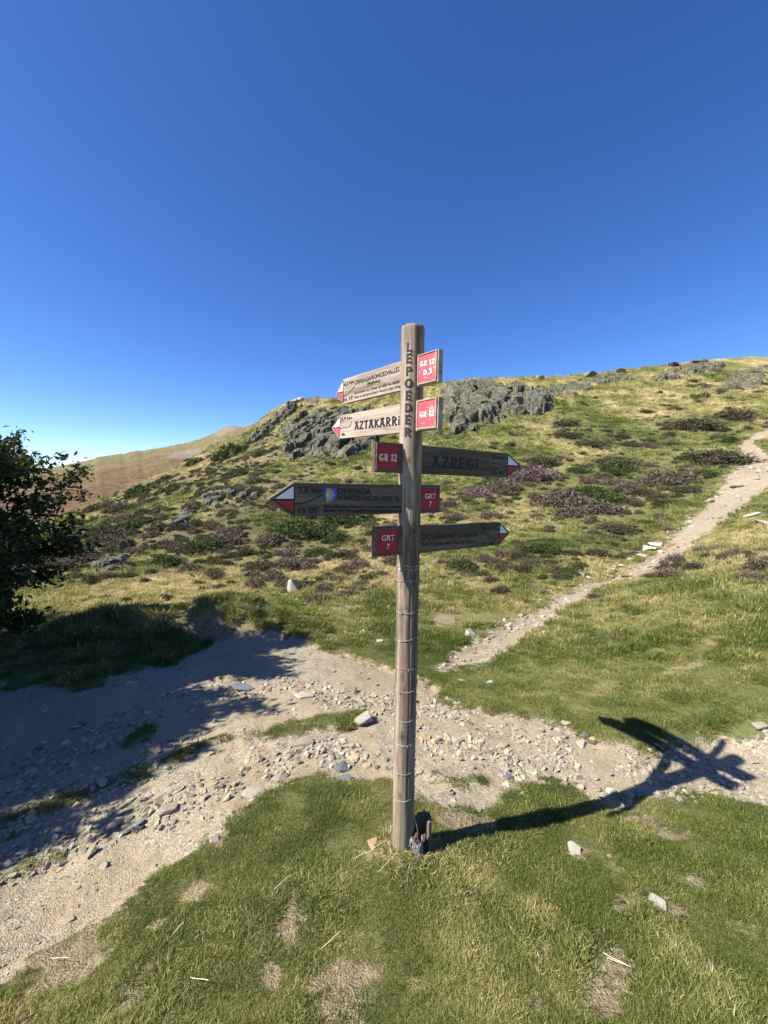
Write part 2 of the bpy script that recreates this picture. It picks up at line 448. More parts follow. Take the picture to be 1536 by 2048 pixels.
def ground_mat():
    m, t = new_mat('turf_and_gravel'); g = N(t)
    geo = g('ShaderNodeNewGeometry'); pos = geo.outputs['Position']
    trk = g.attr('track').outputs['Fac']; pth = g.attr('path').outputs['Fac']; bre = g.attr('bare').outputs['Fac']
    dry = g.attr('dry').outputs['Fac']; ear = g.attr('earth').outputs['Fac']; dis = g.attr('dist').outputs['Fac']
    n1 = g.noise(pos, 7, 5, .6); n2 = g.noise(pos, 30, 4, .6); n3 = g.noise(pos, 1.1, 5, .6); n4 = g.noise(pos, 110, 2, .5)
    nf = g.noise(pos, 2.6, 6, .7)
    jit = g.math('MULTIPLY', g.math('ADD', g.math('SUBTRACT', n1, .5), g.math('MULTIPLY', g.math('SUBTRACT', n2, .5), .5)), .42)
    ft = g.ss(g.math('ADD', trk, jit), -.06, .03)
    fp = g.ss(g.math('ADD', pth, g.math('MULTIPLY', jit, 1.6)), -.05, .10)
    fb = g.math('MULTIPLY', g.ss(g.math('ADD', bre, g.math('MULTIPLY', jit, .75)), -.03, .05), .92)
    fe = g.ss(g.math('ADD', ear, g.math('MULTIPLY', g.math('SUBTRACT', n1, .5), 1.2)), .35, .6)
    # turf
    near = g.mix(dry, (.085, .110, .030), (.27, .22, .10))
    far = g.ramp(g.math('ADD', dry, g.math('MULTIPLY', g.math('SUBTRACT', nf, .5), 1.3)),
                 [(0.0, (.045, .058, .016)), (.32, (.100, .115, .032)), (.62, (.175, .17, .058)), (.85, (.29, .24, .11)), (1.0, (.40, .33, .18))])
    turf = g.mix(g.ss(dis, 5, 16), near, far)
    tv = g.noise(pos, 14, 5, .75)
    turf = g.mix(.75, turf, g.ramp(tv, [(.25, (.35, .35, .33)), (.5, (1, 1, 1)), (.75, (1.7, 1.6, 1.5))]), 'MULTIPLY')
    hth = g.math('MULTIPLY', g.attr('heath').outputs['Fac'], g.ss(g.noise(pos, 3.5, 5, .7), .33, .55))
    turf = g.mix(g.math('MULTIPLY', hth, .9), turf, g.ramp(tv, [(.3, (.045, .035, .022)), (.5, (.115, .088, .055)), (.7, (.22, .17, .11))]))
    # gravel and dust
    wpos = g('ShaderNodeVectorMath', {0: pos, 1: g('ShaderNodeVectorMath', {0: g.noise(pos, 25, 3, .6, out=1), 1: (.03, .03, .03)}, operation='MULTIPLY').outputs[0]}, operation='ADD').outputs[0]
    vo = g('ShaderNodeTexVoronoi', {'Vector': wpos, 'Scale': 70.0, 'Randomness': 1.0}, feature='F1')
    ve = g('ShaderNodeTexVoronoi', {'Vector': wpos, 'Scale': 70.0, 'Randomness': 1.0}, feature='DISTANCE_TO_EDGE')
    vo2 = g('ShaderNodeTexVoronoi', {'Vector': pos, 'Scale': 95.0, 'Randomness': 1.0}, feature='F1')
    cellv = g('ShaderNodeSeparateColor', {0: vo.outputs['Color']}).outputs[0]
    cell2 = g('ShaderNodeSeparateColor', {0: vo2.outputs['Color']}).outputs[1]
    dust = g.ramp(g.math('ADD', g.math('MULTIPLY', n3, .6), g.math('MULTIPLY', n2, .4)),
                  [(.3, (.20, .152, .092)), (.5, (.335, .268, .17)), (.7, (.43, .355, .24))])
    chips = g.ramp(cellv, [(0, (.13, .12, .10)), (.35, (.27, .235, .175)), (.7, (.38, .33, .24)), (1, (.48, .43, .335))])
    chips2 = g.ramp(cell2, [(0, (.15, .13, .095)), (.5, (.32, .27, .185)), (1, (.45, .385, .275))])
    cover = g.ss(g.math('ADD', n1, g.math('MULTIPLY', n3, .9)), .85, 1.15)
    grav = g.mix(g.math('MULTIPLY', cover, .8), g.mix(.35, dust, chips2), chips)
    grav = g.mix(g.math('MULTIPLY', g.ss(ve.outputs[0], .10, .0), g.math('MULTIPLY', cover, .6)), grav, (.14, .115, .085))
    soil = g.ramp(n2, [(.3, (.12, .088, .052)), (.55, (.26, .20, .125)), (.75, (.38, .31, .21))])
    strw = g.mix(g.ss(n4, .3, .7), (.22, .18, .10), (.34, .285, .175))
    bcol = g.mix(.4, soil, strw)
    pcol = g.mix(g.ss(n1, .4, .65), (.26, .205, .14), (.38, .315, .225))
    pcol = g.mix(.45, pcol, chips2)
    col = g.mix(fb, turf, bcol)
    col = g.mix(fe, col, soil)
    col = g.mix(ft, col, grav)
    col = g.mix(fp, col, pcol)
    # relief
    hg = g.math('MULTIPLY', g.math('ADD', g.math('MULTIPLY', tv, .8), g.math('MULTIPLY', n4, .25)), .06)
    hs = g.math('ADD', g.math('MULTIPLY', g.math('MINIMUM', ve.outputs[0], .25), .010), g.math('MULTIPLY', n4, .006))
    hs = g.math('ADD', hs, g.math('MULTIPLY', cellv, .006))
    hard = g.math('MAXIMUM', ft, fp)
    hmix = g.math('ADD', g.math('MULTIPLY', hs, hard), g.math('MULTIPLY', hg, g.math('SUBTRACT', 1.0, hard)))
    bp = g('ShaderNodeBump', {'Height': hmix, 'Strength': .9, 'Distance': 1.0})
    bs = g('ShaderNodeBsdfPrincipled', {'Base Color': col, 'Roughness': .95, 'Normal': bp.outputs[0]})
    bs.inputs['Specular IOR Level'].default_value = .15
    g.out(bs.outputs[0])
    return m

def leafy_mat(name, stops, tint_src='INSTANCER', trans=.35, rough=.7, vary=.35, spec=.2):
    """stops over tint 0..1"""
    m, t = new_mat(name); g = N(t)
    tint = g.attr('tint', tint_src).outputs['Fac']
    bl = g.attr('blade').outputs['Fac']
    x = g.math('ADD', tint, g.math('MULTIPLY', g.math('SUBTRACT', bl, .5), vary * 2), clamp=True)
    col = g.ramp(x, stops)
    d = g('ShaderNodeBsdfPrincipled', {'Base Color': col, 'Roughness': rough}); d.inputs['Specular IOR Level'].default_value = spec
    tr = g('ShaderNodeBsdfTranslucent', {'Color': g.mix(.6, col, (1.2, 1.25, .7), 'MULTIPLY')})
    mx = g('ShaderNodeMixShader', {0: trans, 1: d.outputs[0], 2: tr.outputs[0]})
    g.out(mx.outputs[0])
    return m

def stone_mat(name, stops, use_inst=True):
    m, t = new_mat(name); g = N(t)
    tc = g('ShaderNodeTexCoord').outputs['Object']
    if use_inst:
        x = g.attr('tint', 'INSTANCER').outputs['Fac']
    else:
        x = g('ShaderNodeObjectInfo').outputs['Random']
    n = g.noise(tc, 2.2, 5, .65); n2 = g.noise(tc, 9, 4, .7)
    x = g.math('ADD', x, g.math('MULTIPLY', g.math('SUBTRACT', n, .5), .35), clamp=True)
    col = g.ramp(x, stops)
    col = g.mix(.5, col, g.ramp(n2, [(.3, (.55, .54, .52)), (.5, (1, 1, 1)), (.72, (1.35, 1.32, 1.25))]), 'MULTIPLY')
    bp = g('ShaderNodeBump', {'Height': n2, 'Strength': .5, 'Distance': .08})
    bs = g('ShaderNodeBsdfPrincipled', {'Base Color': col, 'Roughness': .85, 'Normal': bp.outputs[0]})
    bs.inputs['Specular IOR Level'].default_value = .3
    g.out(bs.outputs[0])
    return m

def rock_mat():
    m, t = new_mat('lichen_rock'); g = N(t)
    pos = g('ShaderNodeNewGeometry').outputs['Position']
    sc = g('ShaderNodeMapping', {'Vector': pos, 'Scale': (1.2, 1.0, .55), 'Rotation': (0, .25, 0)}).outputs[0]
    a = g.noise(sc, 1.6, 8, .68); b = g.noise(sc, 6, 6, .7)
    vo = g('ShaderNodeTexVoronoi', {'Vector': sc, 'Scale': 2.2, 'Randomness': 1.0}, feature='DISTANCE_TO_EDGE').outputs[0]
    col = g.ramp(g.math('ADD', g.math('MULTIPLY', a, .6), g.math('MULTIPLY', b, .4)),
                 [(.35, (.030, .027, .020)), (.45, (.085, .079, .058)), (.54, (.155, .150, .108)), (.68, (.29, .28, .21))])
    moss = g.ss(g.noise(pos, .9, 5, .6), .52, .66)
    col = g.mix(g.math('MULTIPLY', moss, .65), col, (.12, .115, .05))
    h = g.math('ADD', g.math('MULTIPLY', b, .35), g.math('MULTIPLY', g.math('MINIMUM', vo, .15), 1.2))
    bp = g('ShaderNodeBump', {'Height': h, 'Strength': 1.0, 'Distance': .5})
    bs = g('ShaderNodeBsdfPrincipled', {'Base Color': col, 'Roughness': .9, 'Normal': bp.outputs[0]})
    bs.inputs['Specular IOR Level'].default_value = .2
    g.out(bs.outputs[0])
    return m

def farhill_mat():
    m, t = new_mat('bracken_hill'); g = N(t)
    pos = g('ShaderNodeNewGeometry').outputs['Position']
    hgt = g.attr('up').outputs['Fac']
    a = g.noise(pos, .06, 6, .65); b = g.noise(pos, .45, 5, .7); c = g.noise(pos, 1.6, 3, .7)
    red = g.ramp(b, [(.32, (.075, .048, .026)), (.5, (.15, .095, .052)), (.68, (.23, .16, .088))])
    oli = g.ramp(b, [(.32, (.10, .092, .04)), (.5, (.19, .16, .075)), (.68, (.30, .25, .13))])
    f = g.ss(g.math('ADD', hgt, g.math('MULTIPLY', g.math('SUBTRACT', a, .5), 1.6)), .35, .95)
    col = g.mix(f, red, oli)
    scree = g.math('MULTIPLY', g.ss(g.attr('rock').outputs['Fac'], .25, .7), g.ss(c, .42, .6))
    col = g.mix(scree, col, (.27, .255, .225))
    bp = g('ShaderNodeBump', {'Height': c, 'Strength': .9, 'Distance': 1.5})
    bs = g('ShaderNodeBsdfPrincipled', {'Base Color': col, 'Roughness': .95, 'Normal': bp.outputs[0]})
    bs.inputs['Specular IOR Level'].default_value = .1
    g.out(bs.outputs[0])
    return m

def wood_mat(name, axis, dark, mid, light, scale=1.0, crack=1.0, knots=None, moss=None):
    """grain runs along the object's own axis (0 = x, 2 = z)"""
    m, t = new_mat(name); g = N(t)
    tc = g('ShaderNodeTexCoord').outputs['Object']
    rnd = g('ShaderNodeObjectInfo').outputs['Random']
    off = g('ShaderNodeCombineXYZ', {0: g.math('MULTIPLY', rnd, 7.0), 1: g.math('MULTIPLY', rnd, 3.0), 2: g.math('MULTIPLY', rnd, 5.0)}).outputs[0]
    v = g('ShaderNodeVectorMath', {0: tc, 1: off}, operation='ADD').outputs[0]
    s = [26 * scale, 26 * scale, 26 * scale]; s[axis] = 1.3 * scale
    sc = g('ShaderNodeMapping', {'Vector': v, 'Scale': tuple(s)}).outputs[0]
    s2 = [80 * scale, 80 * scale, 80 * scale]; s2[axis] = 3.0 * scale
    sc2 = g('ShaderNodeMapping', {'Vector': v, 'Scale': tuple(s2)}).outputs[0]
    dst = g.noise(v, 3.0, 3, .5)
    sc = g('ShaderNodeVectorMath', {0: sc, 1: g('ShaderNodeCombineXYZ', {0: g.math('MULTIPLY', dst, 1.2), 1: g.math('MULTIPLY', dst, .8), 2: dst}).outputs[0]}, operation='ADD').outputs[0]
    a = g.noise(sc, 1.0, 6, .65); b = g.noise(sc2, 1.0, 4, .7); c = g.noise(v, 2.2, 4, .6)
    s3 = [9 * scale, 9 * scale, 9 * scale]; s3[axis] = .9 * scale
    d_s = g.noise(g('ShaderNodeMapping', {'Vector': v, 'Scale': tuple(s3)}).outputs[0], 1.0, 4, .6)
    x = g.math('ADD', g.math('MULTIPLY', a, .40), g.math('ADD', g.math('MULTIPLY', b, .24), g.math('ADD', g.math('MULTIPLY', c, .10), g.math('MULTIPLY', d_s, .26))))
    col = g.ramp(x, [(.36, dark), (.47, mid), (.59, light), (.75, tuple(min(1, q * 1.15) for q in light))])
    ck = g.ss(a, .335, .30)
    cb = g.ss(b, .30, .22)
    ckk = g.math('MAXIMUM', g.math('MULTIPLY', ck, crack), g.math('MULTIPLY', cb, .5 * crack))
    col = g.mix(ckk, col, tuple(q * .22 for q in dark))
    h = g.math('SUBTRACT', g.math('MULTIPLY', b, .35), ckk)
    if knots:
        for (kx, ky, kz, r) in knots:
            dv = g('ShaderNodeVectorMath', {0: tc, 1: (kx, ky, kz)}, operation='SUBTRACT').outputs[0]
            dv = g('ShaderNodeMapping', {'Vector': dv, 'Scale': (1 / r, 1 / r, .55 / r)}).outputs[0]
            L = g('ShaderNodeVectorMath', {0: dv}, operation='LENGTH').outputs['Value']
            L = g.math('ADD', L, g.math('MULTIPLY', g.math('SUBTRACT', a, .5), .5))
            rings = g.math('MULTIPLY', g.math('ADD', g.math('SINE', g.math('MULTIPLY', L, 17.0)), 1.0), .5)
            fk = g.ss(L, 1.0, .55)
            kc = g.mix(rings, tuple(q * .7 for q in dark), mid)
            kc = g.mix(g.ss(L, .30, .2), kc, tuple(q * .35 for q in dark))
            col = g.mix(g.math('MULTIPLY', fk, .75), col, kc)
    if moss:
        z = g('ShaderNodeSeparateXYZ', {0: tc}).outputs[2]
        col = g.mix(g.math('MULTIPLY', g.ss(g.math('ADD', z, g.math('MULTIPLY', g.math('SUBTRACT', c, .5), 1.4)), .75, -.1), .55), col, (.17, .155, .085))
    bp = g('ShaderNodeBump', {'Height': h, 'Strength': .8, 'Distance': .004})
    bs = g('ShaderNodeBsdfPrincipled', {'Base Color': col, 'Roughness': .82, 'Normal': bp.outputs[0]})
    bs.inputs['Specular IOR Level'].default_value = .25
    g.out(bs.outputs[0])
    return m

def paint_mat(name, colr, rough=.55, wear=0.0, wearcol=(.45, .38, .3), spec=.35):
    m, t = new_mat(name); g = N(t)
    tc = g('ShaderNodeTexCoord').outputs['Object']
    n = g.noise(tc, 60, 4, .6); n2 = g.noise(tc, 9, 4, .6)
    col = g.mix(.5, colr, g.ramp(n2, [(.3, (.8, .8, .8)), (.7, (1.15, 1.15, 1.15))]), 'MULTIPLY')
    if wear: col = g.mix(g.math('MULTIPLY', g.ss(g.math('ADD', g.math('MULTIPLY', n, .5), g.math('MULTIPLY', n2, .5)), .62 - wear * .2, .66 - wear * .16), 1.0), col, wearcol)
    bs = g('ShaderNodeBsdfPrincipled', {'Base Color': col, 'Roughness': rough}); bs.inputs['Specular IOR Level'].default_value = spec
    g.out(bs.outputs[0])
    return m

M_ground = ground_mat()
M_far = farhill_mat()
M_rock = rock_mat()
GRASS = [(0, (.075, .100, .022)), (.25, (.155, .180, .044)), (.5, (.270, .262, .092)), (.75, (.46, .385, .175)), (1, (.64, .53, .32))]
M_grass = leafy_mat('grass_blades', GRASS, trans=.3)
M_leaf = leafy_mat('tree_leaves', [(0, (.016, .028, .007)), (.55, (.032, .052, .012)), (.85, (.085, .105, .022)), (1, (.19, .20, .04))], tint_src='GEOMETRY', trans=.28, rough=.5, vary=.0, spec=.4)
M_bushg = leafy_mat('green_shrub', [(0, (.028, .040, .012)), (.5, (.06, .085, .022)), (1, (.14, .15, .05))], tint_src='GEOMETRY', trans=.15, vary=0)
M_heath = leafy_mat('heather_sprigs', [(0, (.055, .044, .028)), (.4, (.135, .105, .075)), (.75, (.225, .168, .14)), (1, (.31, .225, .215))], tint_src='GEOMETRY', trans=.12, vary=0)
M_pinkh = leafy_mat('pink_heather_sprigs', [(0, (.070, .048, .040)), (.4, (.17, .115, .11)), (.75, (.29, .20, .215)), (1, (.42, .31, .33))], tint_src='GEOMETRY', trans=.12, vary=0)
M_brown = leafy_mat('brown_shrub_sprigs', [(0, (.035, .030, .018)), (.5, (.085, .075, .04)), (1, (.18, .145, .085))], tint_src='GEOMETRY', trans=.12, vary=0)
M_bark = wood_mat('bark', 2, (.03, .026, .02), (.07, .06, .048), (.13, .115, .09), .5)
STN = [(0, (.09, .085, .078)), (.2, (.19, .172, .14)), (.45, (.30, .262, .20)), (.75, (.40, .352, .262)), (.93, (.50, .455, .36)), (1, (.50, .34, .18))]
M_peb = stone_mat('pebbles', STN, True)
M_stone = stone_mat('loose_stone', STN, False)
M_pale = stone_mat('pale_stone', [(0, (.30, .268, .20)), (1, (.42, .385, .31))], False)
M_slate = stone_mat('blue_grey_slate', [(0, (.13, .135, .14)), (1, (.22, .225, .225))], False)
M_orange = stone_mat('orange_stone', [(0, (.50, .33, .18)), (1, (.55, .38, .22))], False)
M_postw = wood_mat('weathered_post_wood', 2, (.045, .030, .020), (.17, .125, .088), (.44, .365, .285), .7, 1.0,
                   knots=[(.045, -.045, 1.80, .030), (-.010, -.058, .70, .022), (-.010, -.058, 1.03, .018), (-.02, -.055, 0.36, .015), (.012, -.057, 1.40, .014), (.02, -.055, 2.15, .014)], moss=True)
M_plank_lit = wood_mat('sunlit_plank_wood', 0, (.12, .09, .065), (.28, .225, .18), (.44, .375, .315), 1.0, .7)  # paler copy of one wood, sunlight on the upper planks put into the colour
M_plank_shade = wood_mat('shaded_plank_wood', 0, (.040, .028, .019), (.095, .072, .050), (.17, .135, .10), 1.0, .8)  # darker copy of the plank wood, the lower planks' shade put into its colour
M_black = paint_mat('black_lettering', (.012, .011, .011), .6)
M_red_shade = paint_mat('shaded_red_panel_paint', (.34, .012, .024), .5, .10, (.20, .03, .03))  # deep red, the shade on the lower panels darkened into the paint
M_red_lit = paint_mat('sunlit_red_panel_paint', (.62, .075, .09), .6, .25, (.60, .25, .24))  # pinker worn red, sun on the upper panels mixed into the tint
M_white = paint_mat('white_marker_paint', (.74, .75, .74), .5)
M_whitel = paint_mat('white_lettering', (.72, .68, .66), .5)
M_blue = paint_mat('blue_sticker', (.02, .065, .42), .35)
M_yellow = paint_mat('yellow_shell_paint', (.72, .58, .10), .4)
M_edge = wood_mat('bare_wood_edge', 0, (.30, .25, .2), (.52, .45, .37), (.68, .60, .5), 1.0, .4)
def metal():
    m, t = new_mat('galvanised_wire'); g = N(t)
    bs = g('ShaderNodeBsdfPrincipled', {'Base Color': (.42, .41, .40, 1), 'Metallic': .7, 'Roughness': .45}); g.out(bs.outputs[0]); return m
M_wire = metal()

# ------------------------------------------------------------------ ground sheets
vid = np.arange(nr * nth).reshape(nr, nth)
a = vid[:-1, :]; b = vid[1:, :]
q = np.stack([a, np.roll(a, -1, 1), np.roll(b, -1, 1), b], -1).reshape(-1, 4)
V = np.stack([GX, GY, GZ], -1).reshape(-1, 3)
ATT = {'track': np.clip(TRK, -.6, .6).ravel(), 'path': np.clip(PTH, -.8, .8).ravel(), 'bare': np.clip(BRE, -.4, .4).ravel(), 'dry': DRY.ravel(), 'earth': EARTH.ravel(), 'dist': RR.ravel(), 'heath': HEATH.ravel()}
# vertex normals of the whole sheet, so that its pieces meet without a seam
dr = np.gradient(np.stack([GX, GY, GZ], -1), axis=0)
G3 = np.stack([GX, GY, GZ], -1)
dt = np.roll(G3, -1, 1) - np.roll(G3, 1, 1)
NV = np.cross(dt, dr); NV /= np.linalg.norm(NV, axis=-1, keepdims=True) + 1e-12
NV[NV[..., 2] < 0] *= -1
NV = NV.reshape(-1, 3)
ft = TRK.ravel()[q].mean(1); fpm = PTH.ravel()[q].mean(1)
sel_t = ft > 0; sel_p = (fpm > 0) & ~sel_t
def sheet(name, sel, label):
    f = q[sel]
    used, inv = np.unique(f.ravel(), return_inverse=True)
    me = np_mesh(name, V[used], inv.reshape(-1, 4), True, {k: v[used] for k, v in ATT.items()})
    me.normals_split_custom_set_from_vertices(NV[used].tolist())
    o = link(name, me, M_ground)
    tag(o, label, None, None, 'structure')
    return o
ground = sheet('grassy_hillside', ~(sel_t | sel_p), 'grassy mountain slope of green and straw coloured turf')
sheet('gravel_track', sel_t, 'stony gravel track crossing in front of the hill')
sheet('footpath', sel_p, 'narrow worn footpath climbing the slope on the right')
# small disc under the viewer closes the hole in the fan
me = np_mesh('ground_patch', np.concatenate([[[0, 0, .12]], V[vid[0]]]), np.array([[0, 1 + (i + 1) % nth, 1 + i] for i in range(nth)]), True,
             {k: np.full(nth + 1, float(v[0])) for k, v in ATT.items()})
tag(link('ground', me, M_ground), 'turf under the viewpoint', kind='structure')
print('ground', time.time() - T0)

# far hill
fp = np.array([to_polar(*c) for c in far_px])
fth = np.radians(np.arange(-75, -6, .14))
fq = np.interp(fth, fp[:, 0], fp[:, 2]); fR = np.exp(np.interp(fth, fp[:, 0], fp[:, 1]))
fq = fq + .0016 * vnoise(fth * 60, fth * 0, 3) * sstep(-.2, -.45, fth) * 0 + .0012 * vnoise(fth * 90, fth * 0 + 3, 9)
ts = np.linspace(0, 1.0, 130)
FT, FS = np.meshgrid(fth, ts)
FRr = 85 + (fR[None] - 85) * FS
zc = EYE + fR * fq
FZ = -16 + (zc[None] + 16) * (0.82 * FS + 0.18 * np.sin(FS * PI / 2) ** 1.3)
FX = FRr * np.sin(FT); FY = FRr * np.cos(FT)
FZ = FZ + (1 - FS ** 6) * (1.4 * fbm(FX / 22, FY / 22, 5, 7))
kn = np.exp(-((FT - fp[9, 0]) / .035) ** 2)
FZ = FZ + kn * FS ** 3 * 1.1 * np.abs(fbm(FX / 3.5, FY / 3.5, 4, 77))
# back slope
BS = np.linspace(0.02, 1, 14)
BR = fR[None] * (1 + BS[:, None] * 1.5); BZ = zc[None] - 70 * BS[:, None] ** 1.2
BT = np.repeat(fth[None], 14, 0)
FX = np.concatenate([FX, BR * np.sin(BT)]); FY = np.concatenate([FY, BR * np.cos(BT)]); FZ = np.concatenate([FZ, BZ])
UP = np.concatenate([FS, np.ones_like(BT)]); RK = np.concatenate([kn * sstep(.75, .95, FS) + np.exp(-((FT + .47) / .05) ** 2 - ((FS - .72) / .1) ** 2), np.zeros_like(BT)])
m0, m1 = FX.shape
fid = np.arange(m0 * m1).reshape(m0, m1)
fq4 = np.stack([fid[:-1, :-1], fid[:-1, 1:], fid[1:, 1:], fid[1:, :-1]], -1).reshape(-1, 4)
me = np_mesh('far_hill', np.stack([FX, FY, FZ], -1).reshape(-1, 3), fq4, True, {'up': UP.ravel(), 'rock': RK.ravel()})
tag(link('far_hill', me, M_far), 'distant hill covered in rust brown bracken', kind='structure')
# fence along its skyline
fence = empty('far_fence', (float(fR[120] * math.sin(fth[120])), float(fR[120] * math.cos(fth[120])), float(zc[120])))
tag(fence, 'thin post and wire fence along the skyline of the brown far hill', 'fence')
bm = bmesh.new(); bmesh.ops.create_cone(bm, cap_ends=True, segments=6, radius1=.10, radius2=.09, depth=1.5)
pm = bm_mesh('fence_post', bm); pm.materials.append(M_bark)
wpts = []
for ang in np.arange(R_(-44), R_(-25.5), R_(.55)):
    i = int(np.argmin(abs(fth - ang)))
    rr = fR[i] * .995
    p = Vector((rr * math.sin(fth[i]), rr * math.cos(fth[i]), zc[i] + .35))
    o = link('fence_post', pm, None, fence); o.location = p - fence.location
    wpts.append(p - fence.location)
wv = []; wf = []
for k in range(len(wpts) - 1):
    for dz in (.15, .5):
        i0 = len(wv)
        for p in (wpts[k], wpts[k + 1]):
            wv += [(p.x, p.y, p.z + dz - .02), (p.x, p.y, p.z + dz + .02), (p.x, p.y + .03, p.z + dz)]
        for s in range(3): wf.append((i0 + s, i0 + (s + 1) % 3, i0 + 3 + (s + 1) % 3, i0 + 3 + s))
link('fence_wire', np_mesh('fence_wire', wv, wf), M_wire, fence)

# ------------------------------------------------------------------ scattering
def scatter(name, pts, rot, scl, tint, idx, sources, label, extra=None):
    """one object whose points carry copies of a few small source meshes"""
    coll = bpy.data.collections.new(name + '_kinds')
    for k, me in enumerate(sources):
        so = bpy.data.objects.new('%s_kind_%02d' % (name, k), me); coll.objects.link(so)
    me = bpy.data.meshes.new(name)
    me.vertices.add(len(pts)); me.vertices.foreach_set('co', np.asarray(pts, np.float32).ravel())
    at = me.attributes.new('rot', 'FLOAT_VECTOR', 'POINT'); at.data.foreach_set('vector', np.asarray(rot, np.float32).ravel())
    at = me.attributes.new('scl', 'FLOAT', 'POINT'); at.data.foreach_set('value', np.asarray(scl, np.float32))
    at = me.attributes.new('tint', 'FLOAT', 'POINT'); at.data.foreach_set('value', np.asarray(tint, np.float32))
    at = me.attributes.new('idx', 'INT', 'POINT'); at.data.foreach_set('value', np.asarray(idx, np.int32))
    o = link(name, me)
    ng = bpy.data.node_groups.new(name, 'GeometryNodeTree')
    ng.interface.new_socket('Geometry', in_out='INPUT', socket_type='NodeSocketGeometry')
    ng.interface.new_socket('Geometry', in_out='OUTPUT', socket_type='NodeSocketGeometry')
    gi = ng.nodes.new('NodeGroupInput'); go = ng.nodes.new('NodeGroupOutput')
    iop = ng.nodes.new('GeometryNodeInstanceOnPoints')
    ci = ng.nodes.new('GeometryNodeCollectionInfo'); ci.inputs['Collection'].default_value = coll
    ci.inputs['Separate Children'].default_value = True; ci.inputs['Reset Children'].default_value = True
    def na(nm, ty):
        x = ng.nodes.new('GeometryNodeInputNamedAttribute'); x.data_type = ty; x.inputs[0].default_value = nm; return x.outputs[0]
    ng.links.new(gi.outputs[0], iop.inputs['Points'])
    ng.links.new(ci.outputs[0], iop.inputs['Instance'])
    iop.inputs['Pick Instance'].default_value = True
    ng.links.new(na('idx', 'INT'), iop.inputs['Instance Index'])
    e2r = ng.nodes.new('FunctionNodeEulerToRotation'); ng.links.new(na('rot', 'FLOAT_VECTOR'), e2r.inputs[0])
    ng.links.new(e2r.outputs[0], iop.inputs['Rotation'])
    ng.links.new(na('scl', 'FLOAT'), iop.inputs['Scale'])
    ng.links.new(iop.outputs[0], go.inputs[0])
    md = o.modifiers.new('scatter', 'NODES'); md.node_group = ng
    tag(o, label, kind='stuff')
    return o

def tuft(nb, hmin, hmax, spread, width, lean, seed, segs=2):
    r = np.random.default_rng(seed)
    V_, F_, B_ = [], [], []
    for i in range(nb):
        a = r.uniform(0, 2 * PI); d = spread * math.sqrt(r.uniform()); bx, by = d * math.cos(a), d * math.sin(a)
        h = r.uniform(hmin, hmax); la = a + r.normal(0, .9); ln = abs(r.normal(lean, lean * .6)) * h
        wd = width * r.uniform(.7, 1.3); fa = r.uniform(0, 2 * PI); wx, wy = math.cos(fa) * wd / 2, math.sin(fa) * wd / 2
        i0 = len(V_); b = r.uniform()
        lx, ly = math.cos(la) * ln, math.sin(la) * ln
        V_ += [(bx - wx, by - wy, -.01), (bx + wx, by + wy, -.01),
               (bx + lx * .35 - wx * .8, by + ly * .35 - wy * .8, h * .55), (bx + lx * .35 + wx * .8, by + ly * .35 + wy * .8, h * .55), (bx + lx, by + ly, h * (1 - .25 * min(1, ln / h)))]
        F_ += [(i0, i0 + 1, i0 + 3), (i0, i0 + 3, i0 + 2), (i0 + 2, i0 + 3, i0 + 4)]
        B_ += [b] * 5
    me = np_mesh('tuft', V_, F_, False, {'blade': B_})
    me.materials.append(M_grass)
    return me

short = [tuft(26, .008, .026, .035, .0026, .8, s) for s in range(5)]
longer = [tuft(18, .018, .042, .03, .0030, .75, 20 + s) for s in range(4)]
tuss = [tuft(34, .04, .13, .10, .010, .6, 40 + s) for s in range(5)]

def sample_fan(nn, r0, r1, t0=-50, t1=50, power=1.0):
    """points whose number per square metre falls with distance"""
    th = np.radians(rng.uniform(t0, t1, nn))
    u = rng.uniform(0, 1, nn)
    R = np.exp(np.log(r0) + (np.log(r1) - np.log(r0)) * u) if power == 0 else (r0 ** power + (r1 ** power - r0 ** power) * u) ** (1 / power)
    return R * np.sin(th), R * np.cos(th), R

def turf_ok(x, y, edge=.02):
    tr, pa, br = masks(x, y)
    j = .16 * fbm(x / .13, y / .13, 3, 101) + .16 * fbm(x / .45, y / .45, 2, 103)
    f = np.ones(x.shape)
    f *= 1 - sstep(-.06, .03, tr + j)
    f *= 1 - sstep(-.06, .05, pa + j * 1.5)
    f *= 1 - .96 * sstep(-.02, .03, br * 1.2 + j * .4)
    ear = np.exp(-((x + 2.7) / .9) ** 2 - ((y - 6.40) / .30) ** 2)
    f *= 1 - sstep(.3, .55, ear + j * 3)
    return f, tr, pa, br

